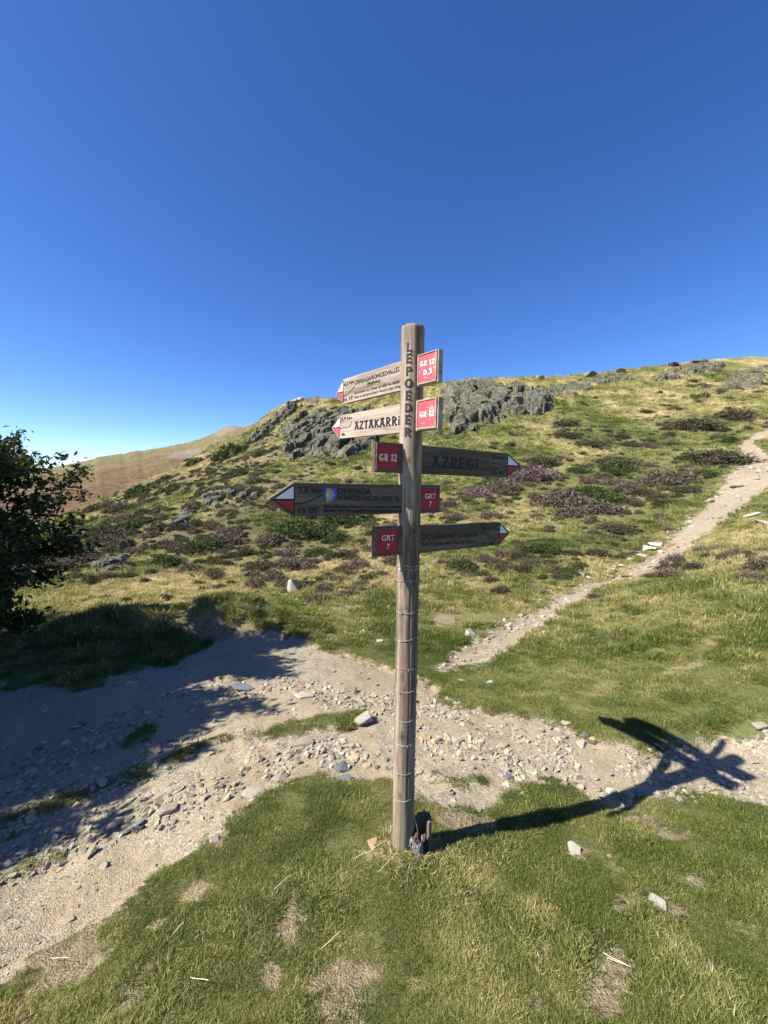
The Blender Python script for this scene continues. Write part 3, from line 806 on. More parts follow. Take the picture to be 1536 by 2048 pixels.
def grass_layer(name, nn, r0, r1, kinds, smin, smax, power, label, tb=0.0, grow=0.0, t0=-50, t1=50, dens=None):
    x, y, R = sample_fan(nn, r0, r1, t0, t1, power)
    f, tr, pa, br = turf_ok(x, y)
    if r1 > 20:
        th_ = np.arctan2(x, y)
        f = f * (1 - .78 * sstep(-.05, .25, fbm(x / 4.5, y / 4.5, 4, 151) + .35 * fbm(x / 1.2, y / 1.2, 3, 155) + .24) * sstep(12, 18, R) * sstep(R_(0), R_(-14), th_))
    if r1 > 20:
        for (u_, v_, wd_, kd_, lb_), sx_, sy_ in zip(SH, SHX, SHY):
            if sy_ == sy_:
                r_ = wd_ / F * sy_ * .75
                f = f * (1 - .8 * np.exp(-((x - sx_) / r_) ** 2 - ((y - sy_) / (r_ * 1.4)) ** 2))
    if dens is not None: f = f * dens(x, y, R)
    k = rng.uniform(0, 1, nn) < f
    x, y, R, tr = x[k], y[k], R[k], tr[k]
    z = H(x, y)
    d = dryness(x, y)
    d = np.clip(d + tb + .34 * fbm(x / .18, y / .18, 3, 111) + .2 * fbm(x / .6, y / .6, 2, 115) + rng.normal(0, .12, len(x)), 0, 1)
    s = rng.uniform(smin, smax, len(x)) * (1 + grow * R)
    s = s * (0.8 + .7 * fbm(x / .3, y / .3, 2, 121) + (.5 * fbm(x / .9, y / .9, 2, 123) if r1 > 20 else 0))
    rot = np.stack([rng.normal(0, .12, len(x)), rng.normal(0, .12, len(x)), rng.uniform(0, 2 * PI, len(x))], -1)
    print(name, len(x), time.time() - T0)
    return scatter(name, np.stack([x, y, z - .002], -1), rot, s, d, rng.integers(0, len(kinds), len(x)), kinds, label)

grass_layer('turf_grass', 125000, 1.05, 7.5, short, .6, 1.15, .35, 'short green turf in the foreground and beside the track', -.02, .10)
grass_layer('long_grass', 7000, 1.05, 6.0, longer, .45, .95, .3, 'longer grass blades standing in the foreground turf', .12, .08,
            dens=lambda x, y, R: sstep(.0, .5, fbm(x / .35, y / .35, 2, 131)))
grass_layer('slope_grass', 120000, 6.0, 80, tuss, .38, .78, .25, 'olive and straw tussock grass covering the hillside', -.12, .045, t0=-49, t1=49)
def foot_tufts():
    n_ = 260
    a_ = rng.uniform(0, 2 * PI, n_); r_ = np.abs(rng.normal(.075, .05, n_)) + .02
    fx, fy = hit([808], [1700]); x = fx[0] + r_ * np.cos(a_) + .02; y = fy[0] + r_ * np.sin(a_)
    return scatter('foot_grass', np.stack([x, y, H(x, y)], -1), np.stack([rng.normal(0, .2, n_), rng.normal(0, .2, n_), rng.uniform(0, 6, n_)], -1), rng.uniform(.9, 1.6, n_),
                   np.clip(rng.normal(.55, .2, n_), 0, 1), rng.integers(0, 4, n_), longer, 'longer yellowing grass round the foot of the post')
foot_tufts()
# sparse dry straws and tiny plants on the track
def thin(x, y, R): return np.ones_like(x)

# stones: hulls of random points
def hull(seed, flat=.45, n=14, sub=False):
    r = random.Random(seed); bm = bmesh.new()
    for i in range(n):
        v = Vector((r.gauss(0, 1), r.gauss(0, 1), r.gauss(0, 1))).normalized()
        v = Vector((max(-.75, min(.75, v.x)), max(-.6, min(.6, v.y * .8)), max(-.62, min(.62, v.z)) * flat))
        bm.verts.new(v)
    bmesh.ops.convex_hull(bm, input=bm.verts)
    bmesh.ops.delete(bm, geom=[v for v in bm.verts if not v.link_faces], context='VERTS')
    bmesh.ops.dissolve_limit(bm, angle_limit=.12, verts=bm.verts, edges=bm.edges)
    if sub:
        bmesh.ops.bevel(bm, geom=list(bm.edges), offset=.035, segments=1, affect='EDGES')
    bmesh.ops.recalc_face_normals(bm, faces=bm.faces)
    bmesh.ops.triangulate(bm, faces=bm.faces)
    return bm_mesh('stone', bm)
peb = [hull(100 + i, r) for i, r in enumerate([.35, .5, .6, .7, .4, .55, .8, .3])]
for p in peb: p.materials.append(M_peb)
big = [hull(200 + i, r, 18, True) for i, r in enumerate([.35, .5, .6, .7, .4, .55, .8, .3, .45, .6])]
for p in big: p.materials.append(M_stone)

bands = {
 'near': ([(0,1715),(120,1672),(220,1635),(320,1608),(420,1592),(500,1560),(560,1512),(640,1492),(740,1515),(790,1535)], .13, 5),
 'far': ([(600,1372),(700,1388),(780,1405),(860,1405),(950,1440),(1050,1455),(1130,1475),(1200,1500),(1300,1535),(1420,1550),(1560,1560)], .20, 4),
 'mid': ([(840,1445),(890,1485),(960,1505),(1060,1540),(1150,1550)], .16, 2),
 'shade': ([(20,1560),(150,1480),(260,1430),(420,1380),(520,1365)], .22, 2.5),
 'right': ([(1170,1575),(1250,1588),(1350,1592),(1540,1588)], .09, 2),
 'left': ([(0,1640),(150,1585),(260,1540),(330,1500)], .15, 1.5)}
BD = {}
for k, (pl, hw, wt) in bands.items():
    _x, _y = hit([p[0] for p in pl], [p[1] for p in pl]); BD[k] = (list(zip(_x, _y)), hw)
def band_f(x, y):
    f = np.zeros(np.shape(x))
    for pts, hw in BD.values():
        f = np.maximum(f, sstep(-.18, .05, seg_d(x, y, pts, [hw] * len(pts)) ))
    return f
# gravel
def gravel(name, nn, r0, r1, smin, smax, fun, label, power=.4, tilt=.35):
    x, y, R = sample_fan(nn, r0, r1, -50, 50, power)
    tr, pa, br = masks(x, y)
    f = fun(x, y, R, tr, pa, br)
    k = rng.uniform(0, 1, nn) < f
    x, y, R = x[k], y[k], R[k]
    s = np.exp(rng.uniform(np.log(smin), np.log(smax), len(x)))
    s *= 1 + .12 * np.maximum(R - 3, 0)
    rot = np.stack([rng.normal(0, tilt, len(x)), rng.normal(0, tilt, len(x)), rng.uniform(0, 2 * PI, len(x))], -1)
    tint = np.clip(rng.beta(3.4, 2.2, len(x)) * .95 + .03, 0, .93); tint = np.where(rng.uniform(0, 1, len(x)) < .03, 1.0, tint)
    print(name, len(x))
    return scatter(name, np.stack([x, y, H(x, y) + s * .10], -1), rot, s, tint, rng.integers(0, 8, len(x)), peb, label)
gravel('fine_gravel', 60000, 1.4, 11, .003, .011, lambda x, y, R, tr, pa, br: np.maximum(sstep(-.05, .06, tr) * (.12 + .6 * sstep(-.35, .25, fbm(x / .5, y / .5, 3, 141))), np.maximum(.6 * sstep(-.1, .1, pa), .12 * (br > -.02))), 'fine pale gravel lying on the track')
gravel('coarse_gravel', 26000, 1.5, 9, .014, .038, lambda x, y, R, tr, pa, br: sstep(-.05, .05, tr) * np.clip(.03 + .95 * band_f(x, y) * sstep(-.5, .1, fbm(x / .35, y / .35, 2, 145)), 0, 1) + .15 * (pa > 0), 'broken slaty rubble lying in bands on the track')
gravel('path_gravel', 8000, 7, 34, .015, .05, lambda x, y, R, tr, pa, br: sstep(-.35, .1, pa) * .7 * (tr < 0), 'pale stones along the footpath up the slope', .3)
print('scatter', time.time() - T0)

# individual stones, the largest of the rubble
def put(me, name, u, v, wpx, label, cat='stone', group=None, mat=None, rz=None, tilt=.15, sink=.25, hscale=1.0, tall=None):
    X, Y = hit([u], [v]); x, y = float(X[0]), float(Y[0])
    s = wpx / F * math.hypot(1, 0) * (y * CP + (EYE) * SP * 0 + 0) / 1.35 * 1.05
    z = float(H(np.array([x]), np.array([y]))[0])
    o = bpy.data.objects.new(name, me)
    COL.objects.link(o)
    o.location = (x, y, z + s * .12 * hscale)
    o.rotation_euler = (random.gauss(0, tilt), random.gauss(0, tilt), random.uniform(0, 2 * PI) if rz is None else rz)
    o.scale = (s, s, s * hscale)
    tag(o, label, cat, group)
    if mat is not None:
        o.material_slots[0].link = 'OBJECT'; o.material_slots[0].material = mat
    return o
named = [
 (603,1487,52,big[0],M_pale,'large pale flat stone slab above the rubble left of the post',.6,.5),
 (728,1438,40,big[3],M_pale,'rounded cream boulder beside the grass tuft left of the post',1,.9),
 (607,1387,42,big[4],M_pale,'pale flat slab set in the upper part of the track',.3,.5),
 (684,1530,32,big[2],M_slate,'blue grey stone in the rubble just above the foreground grass',.7,.8),
 (690,1553,26,big[0],M_slate,'flat slate touching the top of the foreground grass',.1,.7),
 (707,1510,26,big[5],M_orange,'ochre stone in the rubble left of the post',.1,.8),
 (337,1614,38,big[1],M_pale,'pale flat stone at the end of the rubble ridge by the tree shadow',.5,.8),
 (322,1594,28,big[6],M_stone,'upright grey stone behind the pale flat stone on the left',.2,.9),
 (272,1640,34,big[7],M_slate,'thin dark slate leaning in the rubble ridge on the left',.5,.8),
 (232,1634,30,big[8],M_stone,'flat grey stone at the edge of the tree shadow',.5,.8),
 (560,1553,30,big[2],M_stone,'grey brown stone at the left corner of the foreground grass',.8,.9),
 (505,1578,46,big[4],M_pale,'long pale slab bedded along the left edge of the foreground grass',.75,.5),
 (30,1697,42,big[0],M_slate,'flat slate in the shade at the left edge of the track',.2,.6),
 (483,1372,46,big[7],M_slate,'long dark slate in the dappled shade of the upper track',.1,.8),
 (748,1690,30,big[9],M_orange,'orange stone lying in the grass left of the post foot',.6,.7),
 (1150,1700,34,big[3],M_pale,'white stone bedded in the grass below the post shadow',1.4,.6),
 (1126,1748,16,big[6],M_pale,'small triangular white stone in the grass right of the post',.2,.9),
 (1221,1712,13,big[2],M_pale,'tiny cream stone right of the white bedded stone',.2,.9),
 (1312,1812,50,big[1],M_pale,'whitish embedded rock in the turf on the lower right',1.1,.35),
 (1332,1796,13,big[5],M_pale,'small white pebble beside the embedded rock on the right',.2,.9),
 (940,1273,22,big[6],M_pale,'pale upright stone at the foot of the footpath',.2,1.6),
 (1178,1556,10,big[2],M_pale,'small white stone in the track shadow',.2,1),
 (1018,1550,26,big[8],M_slate,'dark slate between two tufts right of the post',.2,.8),
 (1045,1590,13,big[3],M_pale,'round white stone beside the grass island right of the post',.2,1),
 (1028,1546,11,big[3],M_pale,'round white pebble above the grass island right of the post',.2,1),
 (847,1472,20,big[6],M_orange,'brownish pointed stone just right of the post',.2,1.1),
 (915,1481,24,big[1],M_pale,'pale block in the middle of the track right of the post',.2,1),
 (1007,1493,22,big[5],M_stone,'tilted grey stone in the centre of the right hand track',.2,1),
 (1186,1475,14,big[5],M_orange,'ochre stone near the tip of the plank shadow',.2,1),
 (1170,1468,20,big[0],M_slate,'flat slate near the tip of the plank shadow',.2,.7),
 (1165,1482,24,big[9],M_pale,'cream angular stone near the tip of the plank shadow',.2,.9),
 (1130,1445,20,big[4],M_pale,'pale flat stone in the grass above the track on the right',.2,.6),
 (1520,1452,26,big[1],M_pale,'pale stones edge block at the right side of the track',.2,.8),
 (555,1870,12,big[7],M_stone,'grey stone half buried in the lower left turf',.2,.8),
 (430,1683,22,big[6],M_pale,'cream stone lying in the left foreground grass',.2,.9),
 (154,1768,11,big[3],M_pale,'lone white pebble on the gravel at the left',.2,1),
 (878,1477,10,big[2],M_slate,'small dark slate right of the post',.2,1),
 (980,1367,16,big[0],M_pale,'small white stone in the turf between track and footpath',.2,.6),
 (925,1360,16,big[4],M_stone,'flat grey stone in the turf just above the track',.2,.6),
 (1005,1345,12,big[4],M_pale,'tiny pale stone in the turf above the track',.2,.6),
 (760,1284,14,big[1],M_stone,'grey stone in the green hollow left of the post',.2,.9),
 (726,1266,16,big[6],M_pale,'pale grey stone at the top of the green hollow',.2,.9),
 (910,1220,14,big[1],M_pale,'pale flat stone on the straw grass right of the post',.2,.6),
]
for u, v, wd, me, mt, lb, rz, hs in named:
    put(me, 'stone', u, v, wd * .88, lb, mat=mt, rz=rz, hscale=hs)
# upright standing stone on the hillside
put(big[2], 'stone', 586, 1184, 20, 'pale upright standing stone below the green bushes on the slope', mat=M_pale, rz=.4, hscale=3.2)
tots = sum(w_[2] for w_ in bands.values())
where = {'near': 'rubble ridge by the foreground grass', 'far': 'rubble band on the track\'s far edge',
         'mid': 'rubble patch right of the post', 'shade': 'shaded rubble of the upper track',
         'right': 'rubble below the post\'s shadow', 'left': 'rubble strip by the tree shade'}
for k, (pl, hw, wt) in bands.items():
    pts, hw = BD[k]
    segl = [math.hypot(pts[i + 1][0] - pts[i][0], pts[i + 1][1] - pts[i][1]) for i in range(len(pts) - 1)]
    cnt = int(205 * wt / tots)
    for _ in range(cnt):
        i = random.choices(range(len(segl)), [s / (1 + math.hypot(*pts[j])) for j, s in enumerate(segl)])[0]
        t = random.random()
        x = pts[i][0] + (pts[i + 1][0] - pts[i][0]) * t + random.gauss(0, hw * .8)
        y = pts[i][1] + (pts[i + 1][1] - pts[i][1]) * t + random.gauss(0, hw * .8)
        if float(pip(np.array([x]), np.array([y]), track_poly)[0]) < .0: continue
        s = .024 * math.exp(random.gauss(0, .38)) * (1 + .22 * max(0, y - 2.4))
        s = min(s, .085)
        o = bpy.data.objects.new('stone', random.choice(big)); COL.objects.link(o)
        o.location = (x, y, float(H(np.array([x]), np.array([y]))[0]) + s * .18)
        o.rotation_euler = (random.gauss(0, .3), random.gauss(0, .3), random.uniform(0, 2 * PI))
        o.scale = (s, s * random.uniform(.75, 1.1), s * random.uniform(.7, 1.1))
        third = ('left end', 'middle', 'right end')[min(2, int(3 * i / len(segl)))]
        tag(o, '%s %s stone, %s of %s' % ('small' if s < .028 else 'large' if s > .045 else 'mid sized', 'flat' if o.scale[2] < .85 * s else 'blocky', third, where[k]), 'stone', 'loose stones of the ' + where[k])
# grey stones beside the footpath
for (u, v, wd) in [(1168,1152,26),(1190,1148,20),(1212,1152,26),(1233,1143,22),(1245,1135,18),(1262,1122,18),(1285,1112,20),(1300,1098,26),(1312,1090,26),(1275,1105,14),(1320,1085,18),(1180,1158,14),(1225,1136,14),(1250,1150,16)]:
    put(random.choice(big), 'stone', u, v, wd, random.choice(['small', 'mid sized', 'larger']) + ' flat grey stone in the rubble %s the bend of the footpath' % ('left of' if u < 1200 else 'just above' if u < 1265 else 'right of'), group='flat stones beside the bend of the footpath', mat=M_stone, hscale=.6)
for (u, v, wd) in [(1500,1035,30),(1530,1050,34),(1420,1000,16),(1475,968,20),(1265,881,16),(1495,829,18)]:
    put(random.choice(big), 'stone', u, v, wd, ('flat slab lying in the grass %s' % ('below the footpath at the right edge' if v > 1030 and u > 1480 else 'left of the footpath' if v > 990 else 'on the footpath bank' if u > 1450 and v > 900 else 'among low shrubs high on the right slope' if u < 1300 else 'near the upper right corner of the hill')), group='pale slabs on the right slope', mat=M_stone, hscale=.5)
print('stones', time.time() - T0)

# ------------------------------------------------------------------ shrubs on the slope
def shrub_mesh(kind, seed, ns=1100):
    r = np.random.default_rng(seed)
    V_, F_, T_ = [], [], []
    lob = [(r.uniform(-.28, .28), r.uniform(-.2, .2), r.uniform(.5, 1.0)) for _ in range(6)]
    def rad(a, e):
        k = 1 + .22 * math.sin(3 * a + seed) + .16 * math.sin(7 * a + 2 * seed) * math.cos(4 * e) + .1 * math.sin(11 * a)
        return k
    # dark woody heart
    na, ne = 14, 5
    for j in range(ne + 1):
        e = (j / ne) * PI / 2
        for i in range(na):
            a = 2 * PI * i / na; k = rad(a, e) * .40
            V_.append((math.cos(a) * math.cos(e) * k, math.sin(a) * math.cos(e) * k * .8, math.sin(e) * .27 - .06)); T_.append(.06)
    for j in range(ne):
        for i in range(na):
            p = [j * na + i, j * na + (i + 1) % na, (j + 1) * na + (i + 1) % na, (j + 1) * na + i]
            F_ += [(p[0], p[1], p[2]), (p[0], p[2], p[3])]
    for i in range(ns):
        a = r.uniform(0, 2 * PI); e = math.asin(r.uniform(0, 1)) ; k = rad(a, e) * r.uniform(.42, .56)
        p = np.array([math.cos(a) * math.cos(e) * k, math.sin(a) * math.cos(e) * k * .8, max(0, math.sin(e)) * .36 * rad(a * 1.7, e) * r.uniform(.75, 1.1)])
        d = np.array([p[0] * .8, p[1] * .8, .35]) + r.normal(0, .22, 3); d /= np.linalg.norm(d)
        L = r.uniform(.05, .12); s = np.cross(d, r.normal(0, 1, 3)); s /= np.linalg.norm(s) + 1e-9; wd = r.uniform(.012, .022)
        i0 = len(V_)
        V_ += [p - s * wd - d * L * .3, p + s * wd - d * L * .3, p + d * L * .7]
        F_.append((i0, i0 + 1, i0 + 2))
        t = np.clip(r.beta(2, 2.2) + .12 * math.sin(5 * a + seed) , 0, 1)
        T_ += [t * .6, t * .6, t]
    return np_mesh('shrub_' + kind, V_, F_, False, {'tint': T_, 'blade': [.5] * len(V_)})
KM = {}
for kind, mt in (('green', M_bushg), ('heather', M_heath), ('pink', M_pinkh), ('brown', M_brown)):
    KM[kind] = [shrub_mesh(kind, hash(kind) % 1 + s + len(kind) * 10) for s in range(4)]
    for me in KM[kind]: me.materials.append(mt)
LAB = {'green': ('low dark green bilberry shrub growing on the hillside turf', 'dark green shrubs on the hillside'),
       'heather': ('low purple brown heather clump growing on the hillside turf', 'purple brown heather clumps on the hillside'),
       'pink': ('pale pink flowering heather clump on the hillside', 'pink flowering heather clumps on the hillside'),
       'brown': ('small dark brown shrub clump growing on the hillside grass', 'dark brown shrub clumps on the hillside')}
def shrub(x, y, wd, kind, label=None, hs=1.0, asp=1.0):
    me = random.choice(KM[kind])
    o = bpy.data.objects.new({'green': 'green_shrub', 'heather': 'heather', 'pink': 'heather', 'brown': 'brown_shrub'}[kind], me); COL.objects.link(o)
    z = float(H(np.array([x]), np.array([y]))[0])
    e = .5
    gx = (float(H0(np.array([x + e]), np.array([y]))[0][0]) - float(H0(np.array([x - e]), np.array([y]))[0][0])) / (2 * e)
    gy = (float(H0(np.array([x]), np.array([y + e]))[0][0]) - float(H0(np.array([x]), np.array([y - e]))[0][0])) / (2 * e)
    nrm = Vector((-gx * .7, -gy * .7, 1)).normalized()
    qq = nrm.to_track_quat('Z', 'Y').to_matrix().to_4x4()
    o.matrix_world = Matrix.Translation((x, y, z - .02)) @ qq @ Matrix.Rotation(random.uniform(-.5, .5) + random.choice([0, PI]), 4, 'Z') @ Matrix.Diagonal((wd, wd * asp, wd * hs, 1))
    if label: tag(o, label, 'shrub', LAB[kind][1])
    else:
        xc = x / (y * CP - (z - EYE) * SP); u = 768 + F * xc
        zone = ('beside the tree', 'on the left flank', 'left of the signpost', 'behind the upper planks', 'just right of the signpost', 'on the middle right slope', 'by the upper footpath', 'at the right edge')[sum(u > k for k in (260, 500, 660, 800, 1050, 1290, 1430))]
        alt = ('low', 'halfway up', 'high', 'near the crest')[sum(y > k for k in (14, 24, 40))]
        szw = 'narrow' if wd / y * F < 34 else 'broad' if wd / y * F > 62 else 'rounded'
        tag(o, '%s %s, %s %s' % (szw, {'green': 'dark green shrub', 'heather': 'purple brown heather clump', 'pink': 'pink heather clump', 'brown': 'dark brown shrub'}[kind], alt, zone), 'shrub', LAB[kind][1])
    return o
for (u, v, wd, kd, lb), x, y in zip(SH, SHX, SHY):
    if y != y: continue
    wm = wd / F * y * 1.18
    shrub(float(x), float(y), wm, kd, lb or None, hs=random.uniform(.55, .85) if kd != b_ else random.uniform(.35, .6), asp=random.uniform(.8, 1.3))
# smaller clumps filling the heathery zones
zones = [((90, 560, 870, 1130), 300, .9), ((480, 800, 1000, 1170), 70, .6), ((860, 1300, 930, 1090), 64, .6), ((520, 800, 800, 900), 34, 1.0), ((860, 1536, 770, 930), 30, .7), ((1380, 1536, 735, 800), 26, .9), ((900, 1150, 770, 830), 14, .8)]
for (u0, u1, v0, v1), cnt, sz in zones:
    us = rng.uniform(u0, u1, cnt); vs = rng.uniform(v0, v1, cnt)
    xs, ys = hit(us, vs)
    for u, v, x, y in zip(us, vs, xs, ys):
        if y != y: continue
        if u < 560 and v > 1060 + (u - 250) * -.35: continue
        if float(seg_d(np.array([x]), np.array([y]), path_pts, path_w)[0]) > -.3: continue
        shrub(float(x), float(y), sz * random.uniform(.35, 1.1) * (.5 + y / 45), random.choice([g_, h_, b_, b_, h_]), None, random.uniform(.4, .7), random.uniform(.8, 1.4))
# low heather too small and dense to count, between the clumps
nn = 15000
x, y, R = sample_fan(nn, 10, 62, -46, 46, .25)
th_ = np.arctan2(x, y)
f = .85 * sstep(-.10, .3, fbm(x / 4.5, y / 4.5, 4, 151) + .35 * fbm(x / 1.2, y / 1.2, 3, 155) + .2) * sstep(11, 15, R) * sstep(R_(2), R_(-14), th_)
f = np.maximum(f, .5 * sstep(.0, .35, fbm(x / 3.2, y / 2.2, 4, 161) + .04) * (1 - .7 * sstep(24, 34, R)))
for (u_, v_, wd_, kd_, lb_), sx_, sy_ in zip(SH, SHX, SHY):
    if sy_ == sy_:
        r_ = wd_ / F * sy_ * .9
        f = np.maximum(f, .9 * np.exp(-((x - sx_) / r_) ** 2 - ((y - sy_) / (r_ * 1.4)) ** 2))
f = f * (seg_d(x, y, path_pts, path_w) < -.2) * (H0(x, y)[1] <= 0)
k_ = rng.uniform(0, 1, nn) < f * .44
x, y, R = x[k_], y[k_], R[k_]
src = [KM['brown'][0], KM['brown'][1], KM['heather'][0], KM['heather'][1], KM['green'][0]]
print('low heather', len(x))
scatter('low_heather', np.stack([x, y, H(x, y) - .01], -1), np.stack([rng.normal(0, .1, len(x)) + .3, rng.normal(0, .1, len(x)), rng.uniform(-.6, .6, len(x)) + PI * rng.integers(0, 2, len(x))], -1) * [1, 1, 1],
        np.exp(rng.normal(-1.25, .4, len(x))) * (.7 + R / 55), np.zeros(len(x)), rng.integers(0, 5, len(x)), src, 'low brown heather and dead stems scattered through the hillside turf')
print('shrubs', time.time() - T0)

# ------------------------------------------------------------------ rock outcrops
def worley(x, y, seed):
    ix, iy = np.floor(x), np.floor(y); best = np.full(x.shape, 9.0); val = np.zeros(x.shape)
    for a_ in (-1, 0, 1):
        for b_1 in (-1, 0, 1):
            cx_, cy_ = ix + a_, iy + b_1
            px, py = cx_ + hash2(cx_, cy_, seed), cy_ + hash2(cx_, cy_, seed + 1)
            rr_ = hash2(cx_, cy_, seed + 2)
            d = np.hypot(x - px, y - py) ; m_ = d < best
            best = np.where(m_, d, best); val = np.where(m_, rr_ + .5 * ((x - px) * (rr_ - .5) * 2 + (y - py) * (hash2(cx_, cy_, seed + 4) - .5) * 2), val)
    return val, np.minimum(best, 1)
def outcrop(poly_px, amp, label, seed, step=.16, cell=1.1, broken=0.0):
    """craggy rock standing proud of the slope inside a patch of hillside"""
    poly = P(poly_px)
    xs_ = [p[0] for p in poly]; ys_ = [p[1] for p in poly]
    x0, x1, y0, y1 = min(xs_), max(xs_), min(ys_), max(ys_)
    nx = int(min(230, (x1 - x0) / step)) + 2; ny = int(min(230, (y1 - y0) / step)) + 2
    X, Y = np.meshgrid(np.linspace(x0, x1, nx), np.linspace(y0, y1, ny))
    d = pip(X, Y, poly)
    md = max(.5, float(d.max()))
    edge = sstep(-.05, .45 * md, d + .45 * md * .8 * fbm(X / 1.5, Y / 1.5, 3, seed))
    if broken: edge = edge * sstep(-.05, .25, fbm(X / (cell * 1.1), Y / (cell * 1.6), 3, seed + 21) + .5 - broken)
    # blocky facets: cells of their own height with a slanting top
    r1, f1 = worley(X / (cell * 1.5) + .15 * fbm(X, Y, 2, seed), Y / (cell * 2.6), seed + 3)
    r2, f2 = worley(X / (cell * .55), Y / (cell * .9), seed + 5)
    sm = fbm(X / 2.6, Y / 3.5, 3, seed + 7)
    lumps = r1 * .55 + (1 - f1) * .25 + sm * .5
    c_ = r2 * .6 + (1 - f2) * .4
    dz = edge * amp * (.35 + .5 * lumps) + edge * amp * .15 * (c_ - .4) - (1 - edge) * .35
    Z = H0(X, Y)[0] + dz
    Yp = Y - edge * amp * (.30 + .30 * lumps); Xp = X + edge * amp * .10 * fbm(X / .8, Y / .8, 2, seed + 9)
    keep = d > -.15
    idg = np.arange(nx * ny).reshape(ny, nx)
    qf = np.stack([idg[:-1, :-1], idg[:-1, 1:], idg[1:, 1:], idg[1:, :-1]], -1).reshape(-1, 4)
    qf = qf[keep.ravel()[qf].all(1)]
    if len(qf) == 0: return
    used, inv = np.unique(qf.ravel(), return_inverse=True)
    VV = np.stack([Xp, Yp, Z], -1).reshape(-1, 3)[used]
    cen = VV.mean(0)
    me = np_mesh('rock_outcrop', VV - cen, inv.reshape(-1, 4), False)
    o = link('rock_outcrop', me, M_rock, loc=tuple(cen))
    tag(o, label, 'rock')
    return o
outcrop([(855,880),(880,775),(960,765),(1060,772),(1140,785),(1135,815),(1060,835),(1020,850),(960,858),(900,875)], 1.35, 'tall grey green lichened crag on the crest right of the post', 301, step=.13, broken=.16)
outcrop([(540,910),(560,850),(600,825),(690,815),(780,812),(800,860),(745,905),(690,935),(640,915),(600,925)], 1.25, 'wide grey crag on the slope behind the two upper left signs', 311, step=.13, broken=.22)
outcrop([(490,885),(530,826),(575,803),(605,812),(560,850),(520,890)], 1.1, 'jagged brown rocks along the shoulder of the ridge', 321, cell=.8, broken=.25)
outcrop([(1150,800),(1060,775),(1120,765),(1240,745),(1280,758),(1200,775)], .5, 'low grey rock band just below the crest right of the crag', 331, broken=.35)
outcrop([(1290,762),(1330,735),(1450,722),(1460,735),(1380,762)], .7, 'grey rock slabs below the skyline on the upper right', 341, broken=.3)
outcrop([(1390,800),(1430,750),(1536,725),(1600,720),(1600,770),(1500,785)], .35, 'dark blocky rocks at the top right edge of the ridge', 351, cell=.8, broken=.35)
outcrop([(380,1010),(400,990),(470,975),(540,975),(560,990),(480,1005),(420,1020)], .4, 'grey scree and rocks in the upper left heather', 361, step=.09, cell=.55, broken=.42)
outcrop([(310,1085),(330,1040),(385,1010),(400,1030),(360,1060),(345,1095)], .3, 'grey rocks in the hollow of the left slope', 371, step=.09, cell=.55, broken=.42)
outcrop([(150,1140),(180,1110),(260,1105),(310,1100),(270,1135),(190,1150)], .3, 'dark rocks at the foot of the left slope beside the tree', 381, step=.09, cell=.55, broken=.42)
outcrop([(440,1160),(480,1140),(560,1140),(590,1155),(540,1170),(470,1172)], .22, 'low broken rocks on the slope left of the upright stone', 391, step=.06, cell=.4, broken=.45)
outcrop([(640,800),(600,795),(585,800),(640,812)], .6, 'small rocky knob on the skyline left of the top sign', 395)
# skyline stones
for (u, v, wd) in [(590,801,16),(600,799,14),(1180,748,26),(1200,746,16),(1390,722,20),(1406,720,16),(1240,740,20),(1345,728,20),(1080,757,16)]:
    X, Y = hit([u], [v + 4])
    if Y[0] == Y[0]: put(random.choice(big), 'stone', u, v + 4, wd, 'grey rock showing along the skyline of the ridge', group='grey rocks on the ridge skyline', mat=M_stone, hscale=.9)
print('rocks', time.time() - T0)

# ------------------------------------------------------------------ trees
def tube(bmv, bmf, pts, radii, sides=7):
    rings = []
    for i, p in enumerate(pts):
        d = (pts[min(i + 1, len(pts) - 1)] - pts[max(i - 1, 0)]).normalized()
        s = d.orthogonal().normalized(); t = d.cross(s)
        i0 = len(bmv)
        for k in range(sides):
            a = 2 * PI * k / sides
            bmv.append(tuple(p + (s * math.cos(a) + t * math.sin(a)) * radii[i]))
        rings.append(i0)
    for i in range(len(pts) - 1):
        for k in range(sides):
            a, b = rings[i] + k, rings[i] + (k + 1) % sides
            c, d_ = rings[i + 1] + (k + 1) % sides, rings[i + 1] + k
            bmf.append((a, b, c)); bmf.append((a, c, d_))

